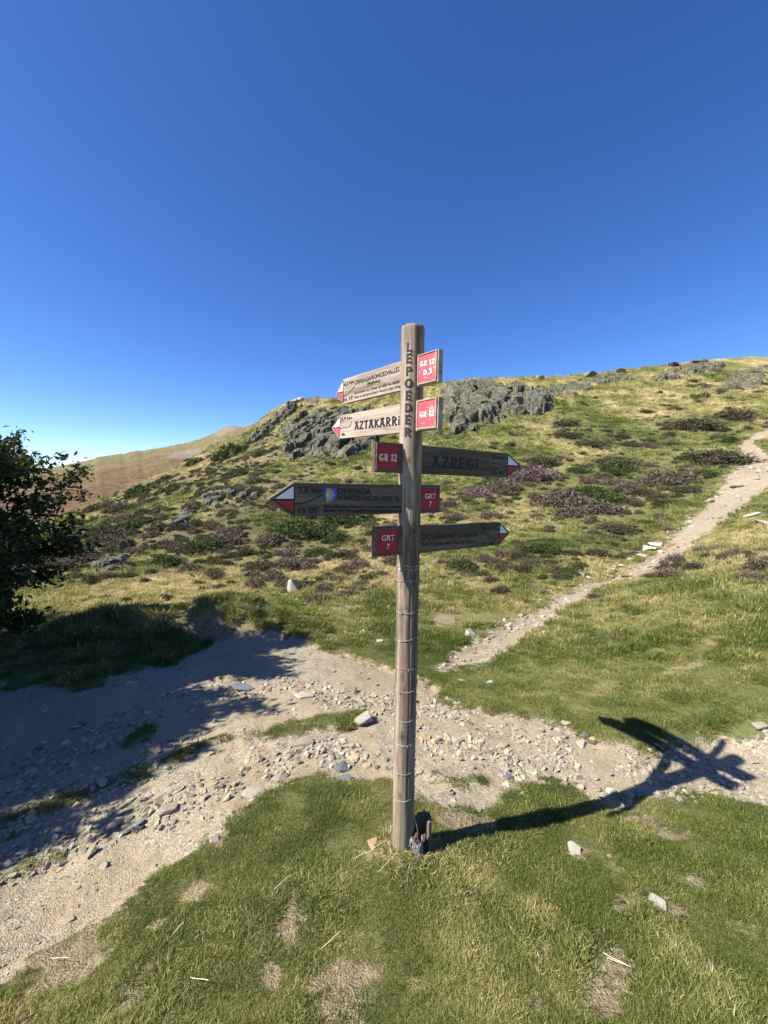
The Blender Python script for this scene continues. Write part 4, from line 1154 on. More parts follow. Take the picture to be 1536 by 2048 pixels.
def make_tree(seed, height, rad, nl, low=.12, leaf=.057):
    """height, crown radius; returns trunk mesh and crown mesh"""
    r = random.Random(seed); rn = np.random.default_rng(seed)
    bv, bf = [], []
    tp = [Vector((0, 0, -.3))]; d = Vector((r.gauss(0, .05), r.gauss(0, .05), 1))
    ns = 8
    for i in range(ns):
        tp.append(tp[-1] + Vector((r.gauss(0, .05) * height / 4, r.gauss(0, .05) * height / 4, (height * .88 + .3) / ns)))
    tube(bv, bf, tp, [.11 * height / 4 * (1 - .85 * i / ns) + .01 for i in range(ns + 1)], 9)
    tips = []
    nlimb = 46
    for i in range(nlimb):
        f = low + (1 - low) * (i + r.random()) / nlimb
        k = min(ns - 1, int(f * ns)); base = tp[k].lerp(tp[k + 1], f * ns - k if f * ns - k <= 1 else 1)
        a = i * 2.4 + r.gauss(0, .3)
        prof = math.sin(PI * min(1, .22 + .78 * f)) ** .7                      # crown outline
        L = rad * (prof * .85 + .15) * r.uniform(.72, 1.18)
        up = r.uniform(.0, .5) + f * .5
        p = base.copy(); pts = [p.copy()]; dd = Vector((math.cos(a), math.sin(a), up)).normalized()
        for s in range(5):
            dd = (dd + Vector((r.gauss(0, .13), r.gauss(0, .13), r.gauss(.02, .1)))).normalized()
            p = p + dd * L / 5; pts.append(p.copy())
        tube(bv, bf, pts, [.028 * (1 - .8 * s / 5) * height / 4 + .003 for s in range(6)], 5)
        for s in range(2, 6):
            for _ in range(4):
                dt_ = (dd + Vector((r.gauss(0, .8), r.gauss(0, .8), r.gauss(.1, .5)))).normalized()
                l2 = L * r.uniform(.16, .34); q1 = pts[s]; q2 = q1 + dt_ * l2
                tube(bv, bf, [q1, q1.lerp(q2, .5) + Vector((0, 0, .02)), q2], [.008, .005, .002], 3)
                tips.append((q1, q2))
    for _ in range(10):
        q1 = tp[-1]; q2 = q1 + Vector((r.gauss(0, .3), r.gauss(0, .3), r.uniform(.1, .5))); tips.append((q1, q2))
    trunk = np_mesh('trunk', bv, bf, True)
    Q1 = np.array([t[0] for t in tips]); Q2 = np.array([t[1] for t in tips])
    k = rn.integers(0, len(tips), nl); t = rn.beta(2.0, 1.1, nl)[:, None]
    c = Q1[k] * (1 - t) + Q2[k] * t + rn.normal(0, .075, (nl, 3))
    nrm = rn.normal(0, 1, (nl, 3)) + np.array([0, 0, .9]); nrm /= np.linalg.norm(nrm, axis=1, keepdims=True)
    ax = np.cross(nrm, rn.normal(0, 1, (nl, 3))); ax /= np.linalg.norm(ax, axis=1, keepdims=True) + 1e-9
    bx = np.cross(nrm, ax)
    s = (leaf * rn.uniform(.6, 1.25, nl))[:, None]
    v0 = c - ax * s; v1 = c + bx * s * .45 + nrm * s * .15; v2 = c + ax * s; v3 = c - bx * s * .45 + nrm * s * .15
    VV = np.stack([v0, v1, v2, v3], 1).reshape(-1, 3)
    i = np.arange(nl)[:, None] * 4
    FF = np.concatenate([i + [0, 1, 2], i + [0, 2, 3]])
    tv = np.clip(rn.beta(2, 2.5, len(tips))[k] * .7 + rn.uniform(0, .4, nl), 0, 1)
    crown = np_mesh('crown', VV, FF, False, {'tint': np.repeat(tv, 4), 'blade': np.full(nl * 4, .5)})
    return trunk, crown
def tree(x, y, seed, height, rad, nl, label, low=.1, leaf=.057, rz=0, base=None, cache={}):
    key = (seed,)
    if key not in cache:
        a_, b_2 = make_tree(seed, height, rad, nl, low, leaf); a_.materials.append(M_bark); b_2.materials.append(M_leaf); cache[key] = (a_, b_2)
    z = float(H(np.array([x]), np.array([y]))[0]) if base is None else base
    t = empty('beech_tree', (x, y, z), rz)
    tag(t, label, 'tree')
    link('trunk', cache[key][0], None, t); link('crown', cache[key][1], None, t)
    return t
TREES = [
 (-7.65, 5.7, 3, 3.7, 2.2, 62000, 'dense dark broadleaf tree at the left edge beside the track', 3.4),
 (-6.75, 4.15, 4, 5.0, 2.05, 66000, 'tall dark broadleaf tree just outside the left edge whose crown shades the track', 0.0),
 (-6.75, 2.15, 4, 4.2, 2.0, 56000, 'nearer broadleaf tree outside the left edge whose crown shades the gravel', 1.7),
]
for x, y, sdd, hh, rr, nl, lb, rz in TREES:
    tree(x, y, sdd, hh, rr, nl, lb, rz=rz)
print('trees', time.time() - T0)

# ------------------------------------------------------------------ signpost
PX0, PXT, PY = None, None, 1.97
x_, z_ = ray(805, 1695); PX0 = x_ * PY; PZ0 = EYE + z_ * PY
x_, z_ = ray(826, 655); PXT = x_ * PY; PZT = EYE + z_ * PY
def post_x(z): return PX0 + (PXT - PX0) * (z - PZ0) / (PZT - PZ0)
PR = .0575
base_z = float(H(np.array([PX0]), np.array([PY]))[0])
root = empty('signpost', (PX0, PY, base_z))
tag(root, 'tall round wooden signpost with five arrow planks standing in the foreground turf', 'signpost')
ns, nrg = 72, 220
zz = np.linspace(base_z - .35, PZT, nrg); aa = np.linspace(0, 2 * PI, ns, endpoint=False)
A_, Z_ = np.meshgrid(aa, zz)
rad = PR * (1.02 - .02 * (Z_ - PZ0) / 2.8) + .0012 * fbm(A_ * 2.2, Z_ * 1.6, 3, 401) + .0008 * vnoise(A_ * 12, Z_ * 1.5, 411)
# long drying cracks
for ca, z0, z1, wd, dp in ((-1.35, .2, 1.7, .045, .006), (-1.05, 1.9, 2.7, .05, .006), (-.6, .9, 2.1, .05, .007), (-2.2, .4, 1.2, .035, .004), (-1.75, 1.4, 2.5, .03, .004)):
    cc = ca + .06 * np.sin(Z_ * 3 + ca * 5) + 2 * PI
    dd = np.abs((A_ - cc + PI) % (2 * PI) - PI)
    rad -= dp * np.exp(-(dd / wd) ** 2) * sstep(z0, z0 + .25, Z_) * (1 - sstep(z1 - .25, z1, Z_))
rad *= np.where(Z_ > PZT - .008, .97, 1)
cxp = PX0 + (PXT - PX0) * (Z_ - PZ0) / (PZT - PZ0)
VP = np.stack([cxp + rad * np.cos(A_) - PX0, rad * np.sin(A_), Z_ - base_z], -1).reshape(-1, 3)
idp = np.arange(ns * nrg).reshape(nrg, ns)
F1 = np.stack([idp[:-1], np.roll(idp[:-1], -1, 1), np.roll(idp[1:], -1, 1), idp[1:]], -1).reshape(-1, 4)
topc = len(VP); VP = np.concatenate([VP, [[PXT - PX0, 0, PZT - base_z + .004]]])
me = np_mesh('post', VP, F1, True)
bm = bmesh.new(); bm.from_mesh(me); bm.verts.ensure_lookup_table()
for i in range(ns): bm.faces.new((bm.verts[idp[-1, i]], bm.verts[idp[-1, (i + 1) % ns]], bm.verts[topc]))
bm.to_mesh(me); bm.free()
post = link('post', me, M_postw, root)

# flared display lettering made of strokes
def st(p0, p1, w0=.10, w1=.15, n=5):
    w0 *= 1.45; w1 *= 1.5
    p0 = np.array(p0, float); p1 = np.array(p1, float)
    return [p0 + (p1 - p0) * i / (n - 1) for i in range(n)], [(w0 + (w1 - w0) * abs(2 * i / (n - 1) - 1) ** 2.2) for i in range(n)]
def arc(cx_, cy_, rx, ry, a0, a1, w0=.13, w1=.10, n=12):
    w0 *= 1.45; w1 *= 1.45
    pts = []; ws = []
    for i in range(n):
        a = math.radians(a0 + (a1 - a0) * i / (n - 1)); pts.append(np.array([cx_ + rx * math.cos(a), cy_ + ry * math.sin(a)]))
        ws.append(w1 + (w0 - w1) * abs(math.cos(a)))
    return pts, ws
GL = {
 'L': (.66, [st((.16, 0), (.16, 1)), st((.06, .07), (.62, .07), .11, .13)]),
 'E': (.66, [st((.16, 0), (.16, 1)), st((.06, .06), (.6, .06), .1, .17), st((.16, .5), (.52, .5), .09, .17), st((.06, .94), (.6, .94), .1, .17)]),
 'P': (.68, [st((.17, 0), (.17, 1)), arc(.17, .72, .42, .23, 90, -90)]),
 'O': (.78, [arc(.39, .5, .30, .42, 0, 360, .17, .11, 20)]),
 'D': (.74, [st((.17, 0), (.17, 1)), arc(.17, .5, .47, .44, 90, -90, .16)]),
 'R': (.72, [st((.17, 0), (.17, 1)), arc(.17, .72, .40, .23, 90, -90), st((.3, .48), (.62, 0), .12, .18)]),
 'A': (.74, [st((.10, 0), (.36, .92), .10, .18), st((.36, .92), (.64, 0), .12, .2), st((.08, .95), (.62, .95), .1, .15), st((.2, .34), (.56, .34), .09, .1)]),
 'Z': (.70, [st((.06, .93), (.64, .93), .11, .18), st((.6, .9), (.1, .1), .12, .12), st((.06, .07), (.64, .07), .11, .18)]),
 'T': (.66, [st((.04, .93), (.62, .93), .11, .19), st((.33, 0), (.33, .93), .12, .18)]),
 'K': (.72, [st((.17, 0), (.17, 1)), st((.62, .96), (.2, .45), .1, .17), st((.3, .52), (.64, 0), .12, .19)]),
 'i': (.34, [st((.17, 0), (.17, .64), .13, .17), st((.17, .80), (.17, .95), .15, .15)]),
 'G': (.76, [arc(.40, .5, .30, .42, 50, 330, .16, .11, 16), st((.40, .42), (.70, .42), .1, .13), st((.64, .1), (.64, .42), .12, .14)]),
 '1': (.44, [st((.25, 0), (.25, 1), .13, .17), st((.05, .80), (.25, .95), .08, .1)]),
 '2': (.64, [arc(.30, .72, .22, .22, 170, -20, .13, .1, 10), st((.50, .65), (.08, .08), .12, .12), st((.05, .06), (.60, .06), .1, .17)]),
 '3': (.60, [arc(.27, .74, .22, .20, 150, -90, .13, .1, 10), arc(.27, .28, .24, .24, 90, -150, .14, .1, 10)]),
 'N': (.74, [st((.14, 0), (.14, 1)), st((.14, .95), (.58, .05), .12, .12), st((.58, 0), (.58, 1))]),
 '.': (.24, [st((.12, 0), (.12, .14), .15, .15, 3)]),
 ' ': (.34, [])}
def display_text(s, gap=.08):
    """-> verts (x,y) list, z layer, faces; height 1"""
    vs, fs, lay = [], [], []; x = 0; k = 0
    for ch in s:
        wd, strokes = GL[ch]
        for pts, ws in strokes:
            k += 1
            for i in range(len(pts)):
                a_ = pts[max(i - 1, 0)]; b_2 = pts[min(i + 1, len(pts) - 1)]; d = b_2 - a_; d = d / (np.linalg.norm(d) + 1e-9)
                nn = np.array([-d[1], d[0]]) * ws[i] / 2
                p = pts[i] + [x, 0]
                vs.append(p + nn); vs.append(p - nn); lay += [k, k]
                if i: j = len(vs); fs.append((j - 4, j - 3, j - 1, j - 2))
        x += wd + gap
    return np.array(vs), np.array(fs), np.array(lay), x - gap

# LEPOEDER down the post, on the flank turned to the left
letters = [('L', 693), ('E', 716), ('P', 742), ('O', 766), ('E', 790.5), ('D', 815), ('E', 838.5), ('R', 864)]
vsA, fsA = [], []
off = 0
to_cam = math.atan2(-PY, -post_x(2.4))
for ch, v in letters:
    zc_ = EYE + ray(820, v)[1] * (PY - PR)
    vs, fs, lay, wd = display_text(ch)
    hh = .042; sx = .050
    for (px, py), l_ in zip(vs, lay):
        s_ = (px - wd / 2) * sx; zq = zc_ + (py - .5) * hh
        ang = to_cam - R_(16) + s_ / PR      # angle grows to the right as seen
        r_ = PR * (1.02 - .02 * (zq - PZ0) / 2.8) + .0022 + .00012 * l_
        vsA.append((post_x(zq) - PX0 + r_ * math.cos(ang), r_ * math.sin(ang), zq - base_z))
    fsA += [tuple(int(i) + off for i in f) for f in fs]; off = len(vsA)
link('lettering', np_mesh('lettering', vsA, fsA), M_black, post)

def font_mesh(s, bold=.012):
    cu = bpy.data.curves.new('text', 'FONT'); cu.body = s; cu.size = 1; cu.offset = bold; cu.resolution_u = 4; cu.fill_mode = 'FRONT'
    o = bpy.data.objects.new('text', cu); COL.objects.link(o)
    dg = bpy.context.evaluated_depsgraph_get()
    me = bpy.data.meshes.new_from_object(o.evaluated_get(dg))
    bpy.data.objects.remove(o); bpy.data.curves.remove(cu)
    return me

class Plank:
    def __init__(s, name, label, phi, uL, vL, uR, vR, hgt, tip, tipu, mat, thick=.03, markmat=None, panel_side=None):
        """phi: heading of the plank in plan, from left end to right end; u,v of the middles of its two body ends"""
        s.a = Vector((math.cos(phi), math.sin(phi), 0))
        s.hgt = hgt; s.t = thick
        # axis passes through the post's middle
        zc0 = EYE + ray(820, (vL + vR) / 2)[1] * PY
        s.o = Vector((post_x(zc0), PY, zc0))
        nrm = Vector((s.a.y, -s.a.x, 0))        # towards the viewer
        s.n = nrm
        def onplane(u, v):
            x, z = ray(u, v); d = Vector((x, 1, z))
            q0 = s.o + nrm * thick / 2 - Vector((0, 0, EYE))
            t = q0.dot(nrm) / d.dot(nrm)
            return Vector((0, 0, EYE)) + d * t
        s.onplane = onplane
        pL, pR = onplane(uL, vL), onplane(uR, vR)
        lx0, lx1 = (pL - s.o).dot(s.a), (pR - s.o).dot(s.a)
        slope = (pR.z - pL.z) / (lx1 - lx0)
        ang = math.atan(slope)
        zmid = pL.z - lx0 * slope
        s.o.z = zmid
        ax = (s.a * math.cos(ang) + Vector((0, 0, math.sin(ang)))).normalized()
        up = nrm.cross(ax) * -1
        if up.z < 0: up = -up
        s.ax, s.up = ax, up
        s.M = Matrix(((ax.x, -nrm.x, up.x, s.o.x), (ax.y, -nrm.y, up.y, s.o.y), (ax.z, -nrm.z, up.z, s.o.z), (0, 0, 0, 1)))
        s.Mi = s.M.inverted()
        lx0, lx1 = lx0 / math.cos(ang), lx1 / math.cos(ang)
        h = hgt / 2
        s.tip = tip; s.lx0, s.lx1 = lx0, lx1
        if tip == 'L':
            tx = s.loc(tipu, vL)[0]
            out = [(lx1, -h), (lx1, h), (lx0 + .004, h), (tx + .006, .008), (tx, 0), (tx + .006, -.008), (lx0 + .004, -h)]
            s.tx = tx; s.bx = lx0
        else:
            tx = s.loc(tipu, vR)[0]
            out = [(lx0, -h), (lx1 - .004, -h), (tx - .006, -.008), (tx, 0), (tx - .006, .008), (lx1 - .004, h), (lx0, h)]
            s.tx = tx; s.bx = lx1
        bm = bmesh.new()
        f = bm.faces.new([bm.verts.new((p[0], -thick / 2, p[1])) for p in out])
        ex = bmesh.ops.extrude_face_region(bm, geom=[f])
        bmesh.ops.translate(bm, verts=[e for e in ex['geom'] if isinstance(e, bmesh.types.BMVert)], vec=(0, thick, 0))
        bmesh.ops.recalc_face_normals(bm, faces=bm.faces)
        bmesh.ops.bevel(bm, geom=[e for e in bm.edges], offset=.0035, segments=2, affect='EDGES', profile=.6)
        me = bm_mesh('direction_plank', bm)
        s.ob = link('direction_plank', me, mat, root)
        s.ob.matrix_local = Matrix.Translation(-root.location) @ s.M
        s.ob['label'] = label
        s.k = 0
    def loc(s, u, v):
        p = s.Mi @ s.onplane(u, v)
        return p.x, p.z
    def sub(s, name, me, mat):
        return link(name, me, mat, s.ob)
    def flat(s, name, pts, mat, lift=.0010, depth=.003):
        """a thin painted or fixed piece standing on the face; pts local (x, z), anticlockwise from the front"""
        y0 = -s.t / 2 - lift
        bm = bmesh.new()
        f = bm.faces.new([bm.verts.new((p[0], y0, p[1])) for p in pts])
        ex = bmesh.ops.extrude_face_region(bm, geom=[f])
        bmesh.ops.translate(bm, verts=[e for e in ex['geom'] if isinstance(e, bmesh.types.BMVert)], vec=(0, depth, 0))
        bmesh.ops.recalc_face_normals(bm, faces=bm.faces)
        return s.sub(name, bm_mesh(name, bm), mat)
    def marker(s, ul, ur):
        h = s.hgt / 2; sg = -1 if s.tip == 'L' else 1
        bx = s.bx - sg * .002; tx = s.tx - sg * .026
        hh = h * .80; x0 = bx
        s.flat('white_triangle', [(x0, .004), (tx, .004), (x0 - sg * 0, hh)] if sg > 0 else [(tx, .004), (x0, .004), (x0, hh)], M_white, .0014)
        s.flat('red_triangle', [(x0, -.004), (x0, -hh), (tx, -.004)] if sg > 0 else [(tx, -.004), (x0, -hh), (x0, -.004)], ul, .0014)
        # incised black outline
        o_ = .006
        s.flat('black_outline', [(x0 - sg * o_, -hh - .006), (x0 - sg * o_, hh + .006), (x0 + sg * .002, hh + .006), (tx + sg * .012, 0), (x0 + sg * .002, -hh - .006)], M_black, .0006)
    def text(s, txt, u0, v0, u1, v1, h, mat=None, bold=.012, name='lettering'):
        mat = mat or M_black
        me = font_mesh(txt, bold)
        n_ = len(me.vertices); co = np.empty(n_ * 3, np.float32); me.vertices.foreach_get('co', co); co = co.reshape(-1, 3)
        x0, z0 = s.loc(u0, v0); x1, z1 = s.loc(u1, v1)
        mn, mx = co.min(0), co.max(0)
        caps = .73 if mx[1] > .6 else mx[1]
        X = x0 + (co[:, 0] - mn[0]) / (mx[0] - mn[0]) * (x1 - x0)
        zm = z0 + (z1 - z0) * (X - x0) / (x1 - x0)
        Z = zm + (co[:, 1] / caps - .5) * h
        s.k += 1
        co = np.stack([X, np.full(n_, -s.t / 2 - .0022 - .0002 * s.k - (0 if mat is M_black else .004)), Z], -1)
        me.vertices.foreach_set('co', co.astype(np.float32).ravel()); me.materials.clear()
        return s.sub(name, me, mat)
    def display(s, txt, u0, v0, u1, v1, h, mat=None, gap=.06):
        mat = mat or M_black
        vs, fs, lay, wd = display_text(txt, gap)
        x0, z0 = s.loc(u0, v0); x1, z1 = s.loc(u1, v1)
        X = x0 + vs[:, 0] / wd * (x1 - x0); zm = z0 + (z1 - z0) * (vs[:, 0] / wd)
        Z = zm + (vs[:, 1] - .5) * h
        s.k += 1
        base = .0012 if mat is M_black else .0052
        co = np.stack([X, -s.t / 2 - base - .00006 * lay, Z], -1)
        me = np_mesh('lettering', co, fs)
        return s.sub('lettering', me, mat)
    def line(s, pts, wd=.004):
        L_ = [s.loc(*p) for p in pts]
        # wobble as a carved route line
        P2 = []
        for i in range(len(L_) - 1):
            for k in range(4):
                t = k / 4; P2.append(((L_[i][0] * (1 - t) + L_[i + 1][0] * t), (L_[i][1] * (1 - t) + L_[i + 1][1] * t) + random.uniform(-.0012, .0012)))
        P2.append(L_[-1]); vs, fs = [], []
        for i, p in enumerate(P2):
            a_ = P2[max(0, i - 1)]; b_2 = P2[min(len(P2) - 1, i + 1)]; d = Vector((b_2[0] - a_[0], b_2[1] - a_[1])).normalized(); n_ = Vector((-d.y, d.x)) * wd / 2
            y = -s.t / 2 - .0011
            vs += [(p[0] + n_.x, y, p[1] + n_.y), (p[0] - n_.x, y, p[1] - n_.y)]
            if i: j = len(vs); fs.append((j - 4, j - 3, j - 1, j - 2))
        s.sub('route_line', np_mesh('route_line', vs, fs), M_black)
    def panel(s, u0, u1, v0t, v0b, v1t, v1b, mat, frame=True, fmat=None):
        x0, z0t = s.loc(u0, v0t); _, z0b = s.loc(u0, v0b); x1, z1t = s.loc(u1, v1t); _, z1b = s.loc(u1, v1b)
        s.flat('red_panel', [(x0, z0b), (x1, z1b), (x1, z1t), (x0, z0t)], mat, .003, .006)
        if frame:
            w_ = .006; xx0, xx1 = x0 - w_ - .001, x1 + w_ + .001
            h = s.hgt / 2 - .002
            zt = max(z0t, z1t) + .001; zb = min(z0b, z1b) - .001
            bm = bmesh.new()
            for (a0, b0, a1, b1) in ((xx0, zt, xx1, min(h, zt + w_ + .003)), (xx0, max(-h, zb - w_ - .003), xx1, zb), (xx0, zb, x0 - .001, zt), (x1 + .001, zb, xx1, zt)):
                if b1 - b0 < .001: continue
                g0 = bmesh.ops.create_cube(bm, size=1)['verts']
                bmesh.ops.scale(bm, verts=g0, vec=(a1 - a0, .010, b1 - b0)); bmesh.ops.translate(bm, verts=g0, vec=((a0 + a1) / 2, -s.t / 2 - .002, (b0 + b1) / 2))
            s.sub('panel_frame', bm_mesh('panel_frame', bm), fmat or M_plank_lit)

# 1 top plank
k1 = Plank('p1', 'top sunlit plank pointing left, lettered for Orreaga Roncesvalles and Ibañeta', R_(-51), 686, 783.5, 877, 730.5, .146, 'L', 672, M_plank_lit)
k1.marker(M_red_lit, None)
k1.text("4,2 km", 688, 769.5, 708, 762, .021)
k1.text("ORREAGA/RONCESVALLES", 710, 765, 799.5, 737, .024, bold=.008)
k1.text("(Ibañeta)", 735, 767, 760, 760, .018)
k1.text("Lainoarekin ez / Evitar en caso de niebla", 709, 786, 799, 762.5, .0135, bold=.02)
k1.text("Eviter en cas de brouillard / Avoid in case of fog", 709, 794.5, 801, 771.5, .0135, bold=.02)
k1.text("1h 15'", 688, 799.5, 707, 794, .021)
k1.line([(686, 794), (694, 789), (701, 782), (710, 773)], .004)
k1.panel(839.5, 873, 713, 764.5, 702, 757.5, M_red_lit, fmat=M_plank_lit)
k1.display("GR 12", 842, 729, 871, 722, .024, M_whitel)
k1.display("D.3", 848, 746, 865, 742, .024, M_whitel)
# 2
k2 = Plank('p2', 'second sunlit plank pointing left, lettered AZTAKARRi', R_(-55), 679, 854.5, 876.5, 825.5, .146, 'L', 663.5, M_plank_lit)
k2.marker(M_red_lit, None)
k2.text("13,9 km", 680, 838, 704.5, 834.5, .019)
k2.display("AZTAKARRi", 709, 852, 801.5, 840, .047)
k2.text("4h", 683, 869, 690.5, 868, .019)
k2.line([(679, 858), (688, 855), (694, 856), (699, 853), (702, 848), (704, 843)], .004)
k2.panel(837.5, 873, 804, 854.5, 798.5, 851, M_red_lit, fmat=M_plank_lit)
k2.display("GR 12", 841, 830, 870.5, 826, .026, M_whitel)
# 3
k3 = Plank('p3', 'shaded plank pointing right, lettered AZREGi', R_(31), 750, 913, 1016, 931, .146, 'R', 1042, M_plank_shade)
k3.marker(M_red_shade, None)
k3.panel(755, 796.5, 889, 936.5, 893, 938.5, M_red_shade, fmat=M_plank_shade)
k3.display("GR 12", 757.5, 914.5, 793, 916, .033, M_whitel)
k3.display("AZREGi", 863, 924, 957, 928.5, .062, gap=.10)
k3.text("8 km", 984, 913.5, 1007, 916, .021)
k3.text("2h 05'", 982, 944.5, 1009, 946, .021)
k3.line([(970, 923), (982, 925), (992, 928), (1000, 929), (1008, 932), (1015, 936)], .005)
# 4
k4 = Plank('p4', 'long shaded plank pointing left, lettered ORREAGA RONCESVALLES with a blue shell emblem', R_(31), 586, 999.3, 880, 998, .146, 'L', 537, M_plank_shade)
k4.marker(M_red_shade, None)
k4.text("3,6 km", 596, 979.5, 643, 980.5, .026, bold=.02)
k4.text("ORREAGA", 674, 982, 742, 983, .028, bold=.02)
k4.text("RONCESVALLES (GRT 7)", 674, 995, 797, 997, .022, bold=.015)
k4.text("Bide aldapatsua/Itinerario con fuertes pendientes", 647, 1012.5, 802, 1013, .014, bold=.03)
k4.text("Sentier avec de pentes/Itinerary with steep slopes", 647, 1020.5, 802, 1021, .014, bold=.03)
k4.text("1h 05'", 597, 1020, 638, 1019.5, .027, bold=.02)
k4.line([(588, 1008), (606, 1006), (621, 1002), (631, 996), (646, 989)], .005)
k4.panel(843, 875.5, 977.5, 1020.5, 977, 1020, M_red_shade, fmat=M_plank_shade)
k4.text("GRT", 848, 992, 869.5, 991.5, .026, M_whitel, name='lettering')
k4.text("7", 856, 1007.5, 861.5, 1007.5, .027, M_whitel)
bx0, bz0 = k4.loc(648, 1001.5); bx1, bz1 = k4.loc(672, 976)
k4.flat('shell_emblem', [(bx0, bz0), (bx1, bz0), (bx1, bz1), (bx0, bz1)], M_blue, .0012)
vs, fs = [], []
c0 = Vector((bx0 + (bx1 - bx0) * .14, (bz0 + bz1) / 2 - .003))
for i, an in enumerate(np.linspace(-72, 72, 9)):
    d = Vector((math.cos(R_(float(an))), math.sin(R_(float(an))))); n_ = Vector((-d.y, d.x)); L_ = .042 * (1 - .25 * abs(an) / 80)
    j = len(vs); y = -k4.t / 2 - .0017 - .00005 * i
    vs += [(c0.x - n_.x * .001, y, c0.y - n_.y * .001), (c0.x + n_.x * .001, y, c0.y + n_.y * .001), (c0.x + d.x * L_ + n_.x * .0022, y, c0.y + d.y * L_ + n_.y * .0022), (c0.x + d.x * L_ - n_.x * .0022, y, c0.y + d.y * L_ - n_.y * .0022)]
    fs.append((j, j + 1, j + 2, j + 3))
k4.sub('shell_rays', np_mesh('shell_rays', vs, fs), M_yellow)
# 5
k5 = Plank('p5', 'lowest shaded plank pointing right, lettered DONIBANE GARAZI', R_(38), 750, 1085, 1000, 1067.5, .146, 'R', 1019, M_plank_shade)
k5.marker(M_red_shade, None)
k5.panel(754.5, 795.5, 1060, 1107.5, 1059, 1105, M_red_shade, fmat=M_plank_shade)
k5.text("GRT", 762, 1075.5, 788, 1074.5, .028, M_whitel)
k5.text("7", 772, 1092.5, 778, 1092, .028, M_whitel)
k5.text("DONIBANE GARAZI", 843, 1074, 955, 1067, .029, bold=.01)
k5.text("Saint Jean de Pie de Port", 843, 1088, 949, 1082, .022, bold=.012)
k5.text("20,8 km", 962, 1058, 995, 1055.5, .022)
k5.text("5h 30'", 962, 1088, 989, 1086, .022)
k5.line([(960, 1064), (970, 1067), (978, 1071), (984, 1076), (991, 1080)], .005)

# barbed wire wound round the post
turns_v = [1148, 1214, 1268, 1330, 1371, 1433, 1480, 1536, 1592, 1640]
def zv(v): return EYE + ray(812, v)[1] * (PY - PR)
zs = [zv(v) for v in turns_v]
vs, fs = [], []
pts = []
def wire_pt(k, f):
    """k turn, f 0..1 round it: starts low at the right, passes behind, comes round left and down across the front"""
    z0_ = zs[k]; z1_ = zs[min(k + 1, len(zs) - 1)] if k + 1 < len(zs) else zs[k] - .1
    ang = -PI * .15 - f * 2 * PI            # goes behind first
    base = z0_ + (z1_ - z0_) * f
    tiltz = .022 * math.cos(ang + .35) * -1
    r = PR + .003 + .0015 * math.sin(ang * 3 + k)
    z = base + tiltz + .003 * math.sin(ang * 2.3 + k * 2)
    return Vector((post_x(z) - PX0 + r * math.cos(ang), r * math.sin(ang), z - base_z))
for k in range(len(zs) - 1):
    for f in np.arange(0, 1, 1 / 40): pts.append(wire_pt(k, f))
d_ = [Vector((math.sin(i * .9), math.cos(i * .9), math.sin(i * 1.3))) * .0006 for i in range(len(pts))]
tube(vs, fs, [p + q_ for p, q_ in zip(pts, d_)], [.0015] * len(pts), 5)
for i in range(6, len(pts) - 2, 15):       # barbs: two turns of short wire with points
    p = pts[i]; t = (pts[i + 1] - pts[i - 1]).normalized(); o1 = Vector((p.x - (post_x(p.z + base_z) - PX0), p.y, 0)).normalized(); o2 = t.cross(o1)
    for j, sg in enumerate((1, -1)):
        tube(vs, fs, [p - o2 * .011 * sg + o1 * .004 + t * .002 * sg, p + o1 * .003, p + o2 * .011 * sg + o1 * .006 + t * .002 * sg], [.0007, .0014, .0006], 4)
    tube(vs, fs, [p - t * .004 + o1 * .001, p + o1 * .002, p + t * .004 + o1 * .001], [.0028, .003, .0028], 6)
# loose ends near the ground
e0 = pts[-1]
tube(vs, fs, [e0, e0 + Vector((.012, -.02, -.03)), e0 + Vector((.02, -.03, -.07)), e0 + Vector((.012, -.035, -.11))], [.0015] * 4, 5)
link('barbed_wire', np_mesh('barbed_wire', vs, fs), M_wire, root)
# heavy wire loop at the top turn
vs, fs = [], []
for dz_, am in ((.0, .006), (.012, .01), (.02, .004)):
    pp = []
    for f in np.linspace(0, 1, 30):
        ang = -PI * .1 - f * PI * .85; z = zs[0] + .02 + dz_ + am * math.sin(f * 14); r = PR + .004
        pp.append(Vector((post_x(z) - PX0 + r * math.cos(ang), r * math.sin(ang), z - base_z)))
    tube(vs, fs, pp, [.0016] * 30, 5)
link('wire_tie', np_mesh('wire_tie', vs, fs), M_wire, root)

# ------------------------------------------------------------------ broken stump by the foot of the post
M_stump = wood_mat('rotten_wood', 2, (.035, .033, .03), (.12, .118, .112), (.29, .285, .27), 1.4, 1.0)
M_stumpo = wood_mat('brown_rotten_wood', 2, (.045, .036, .024), (.12, .098, .068), (.21, .175, .12), 1.0, 1.0)
M_rust = paint_mat('red_rotten_core', (.075, .036, .027), .9, .5, (.045, .03, .025))
sx, sy = hit([838], [1712]); sx, sy = float(sx[0]), float(sy[0]) + .02
szg = float(H(np.array([sx]), np.array([sy]))[0])
stump = empty('broken_stump', (sx + .004, sy, szg)); stump.scale = (1.05, 1.05, 1.2)
tag(stump, 'split rotten wooden stump with grey splinter leaning against the right foot of the post', 'stump')
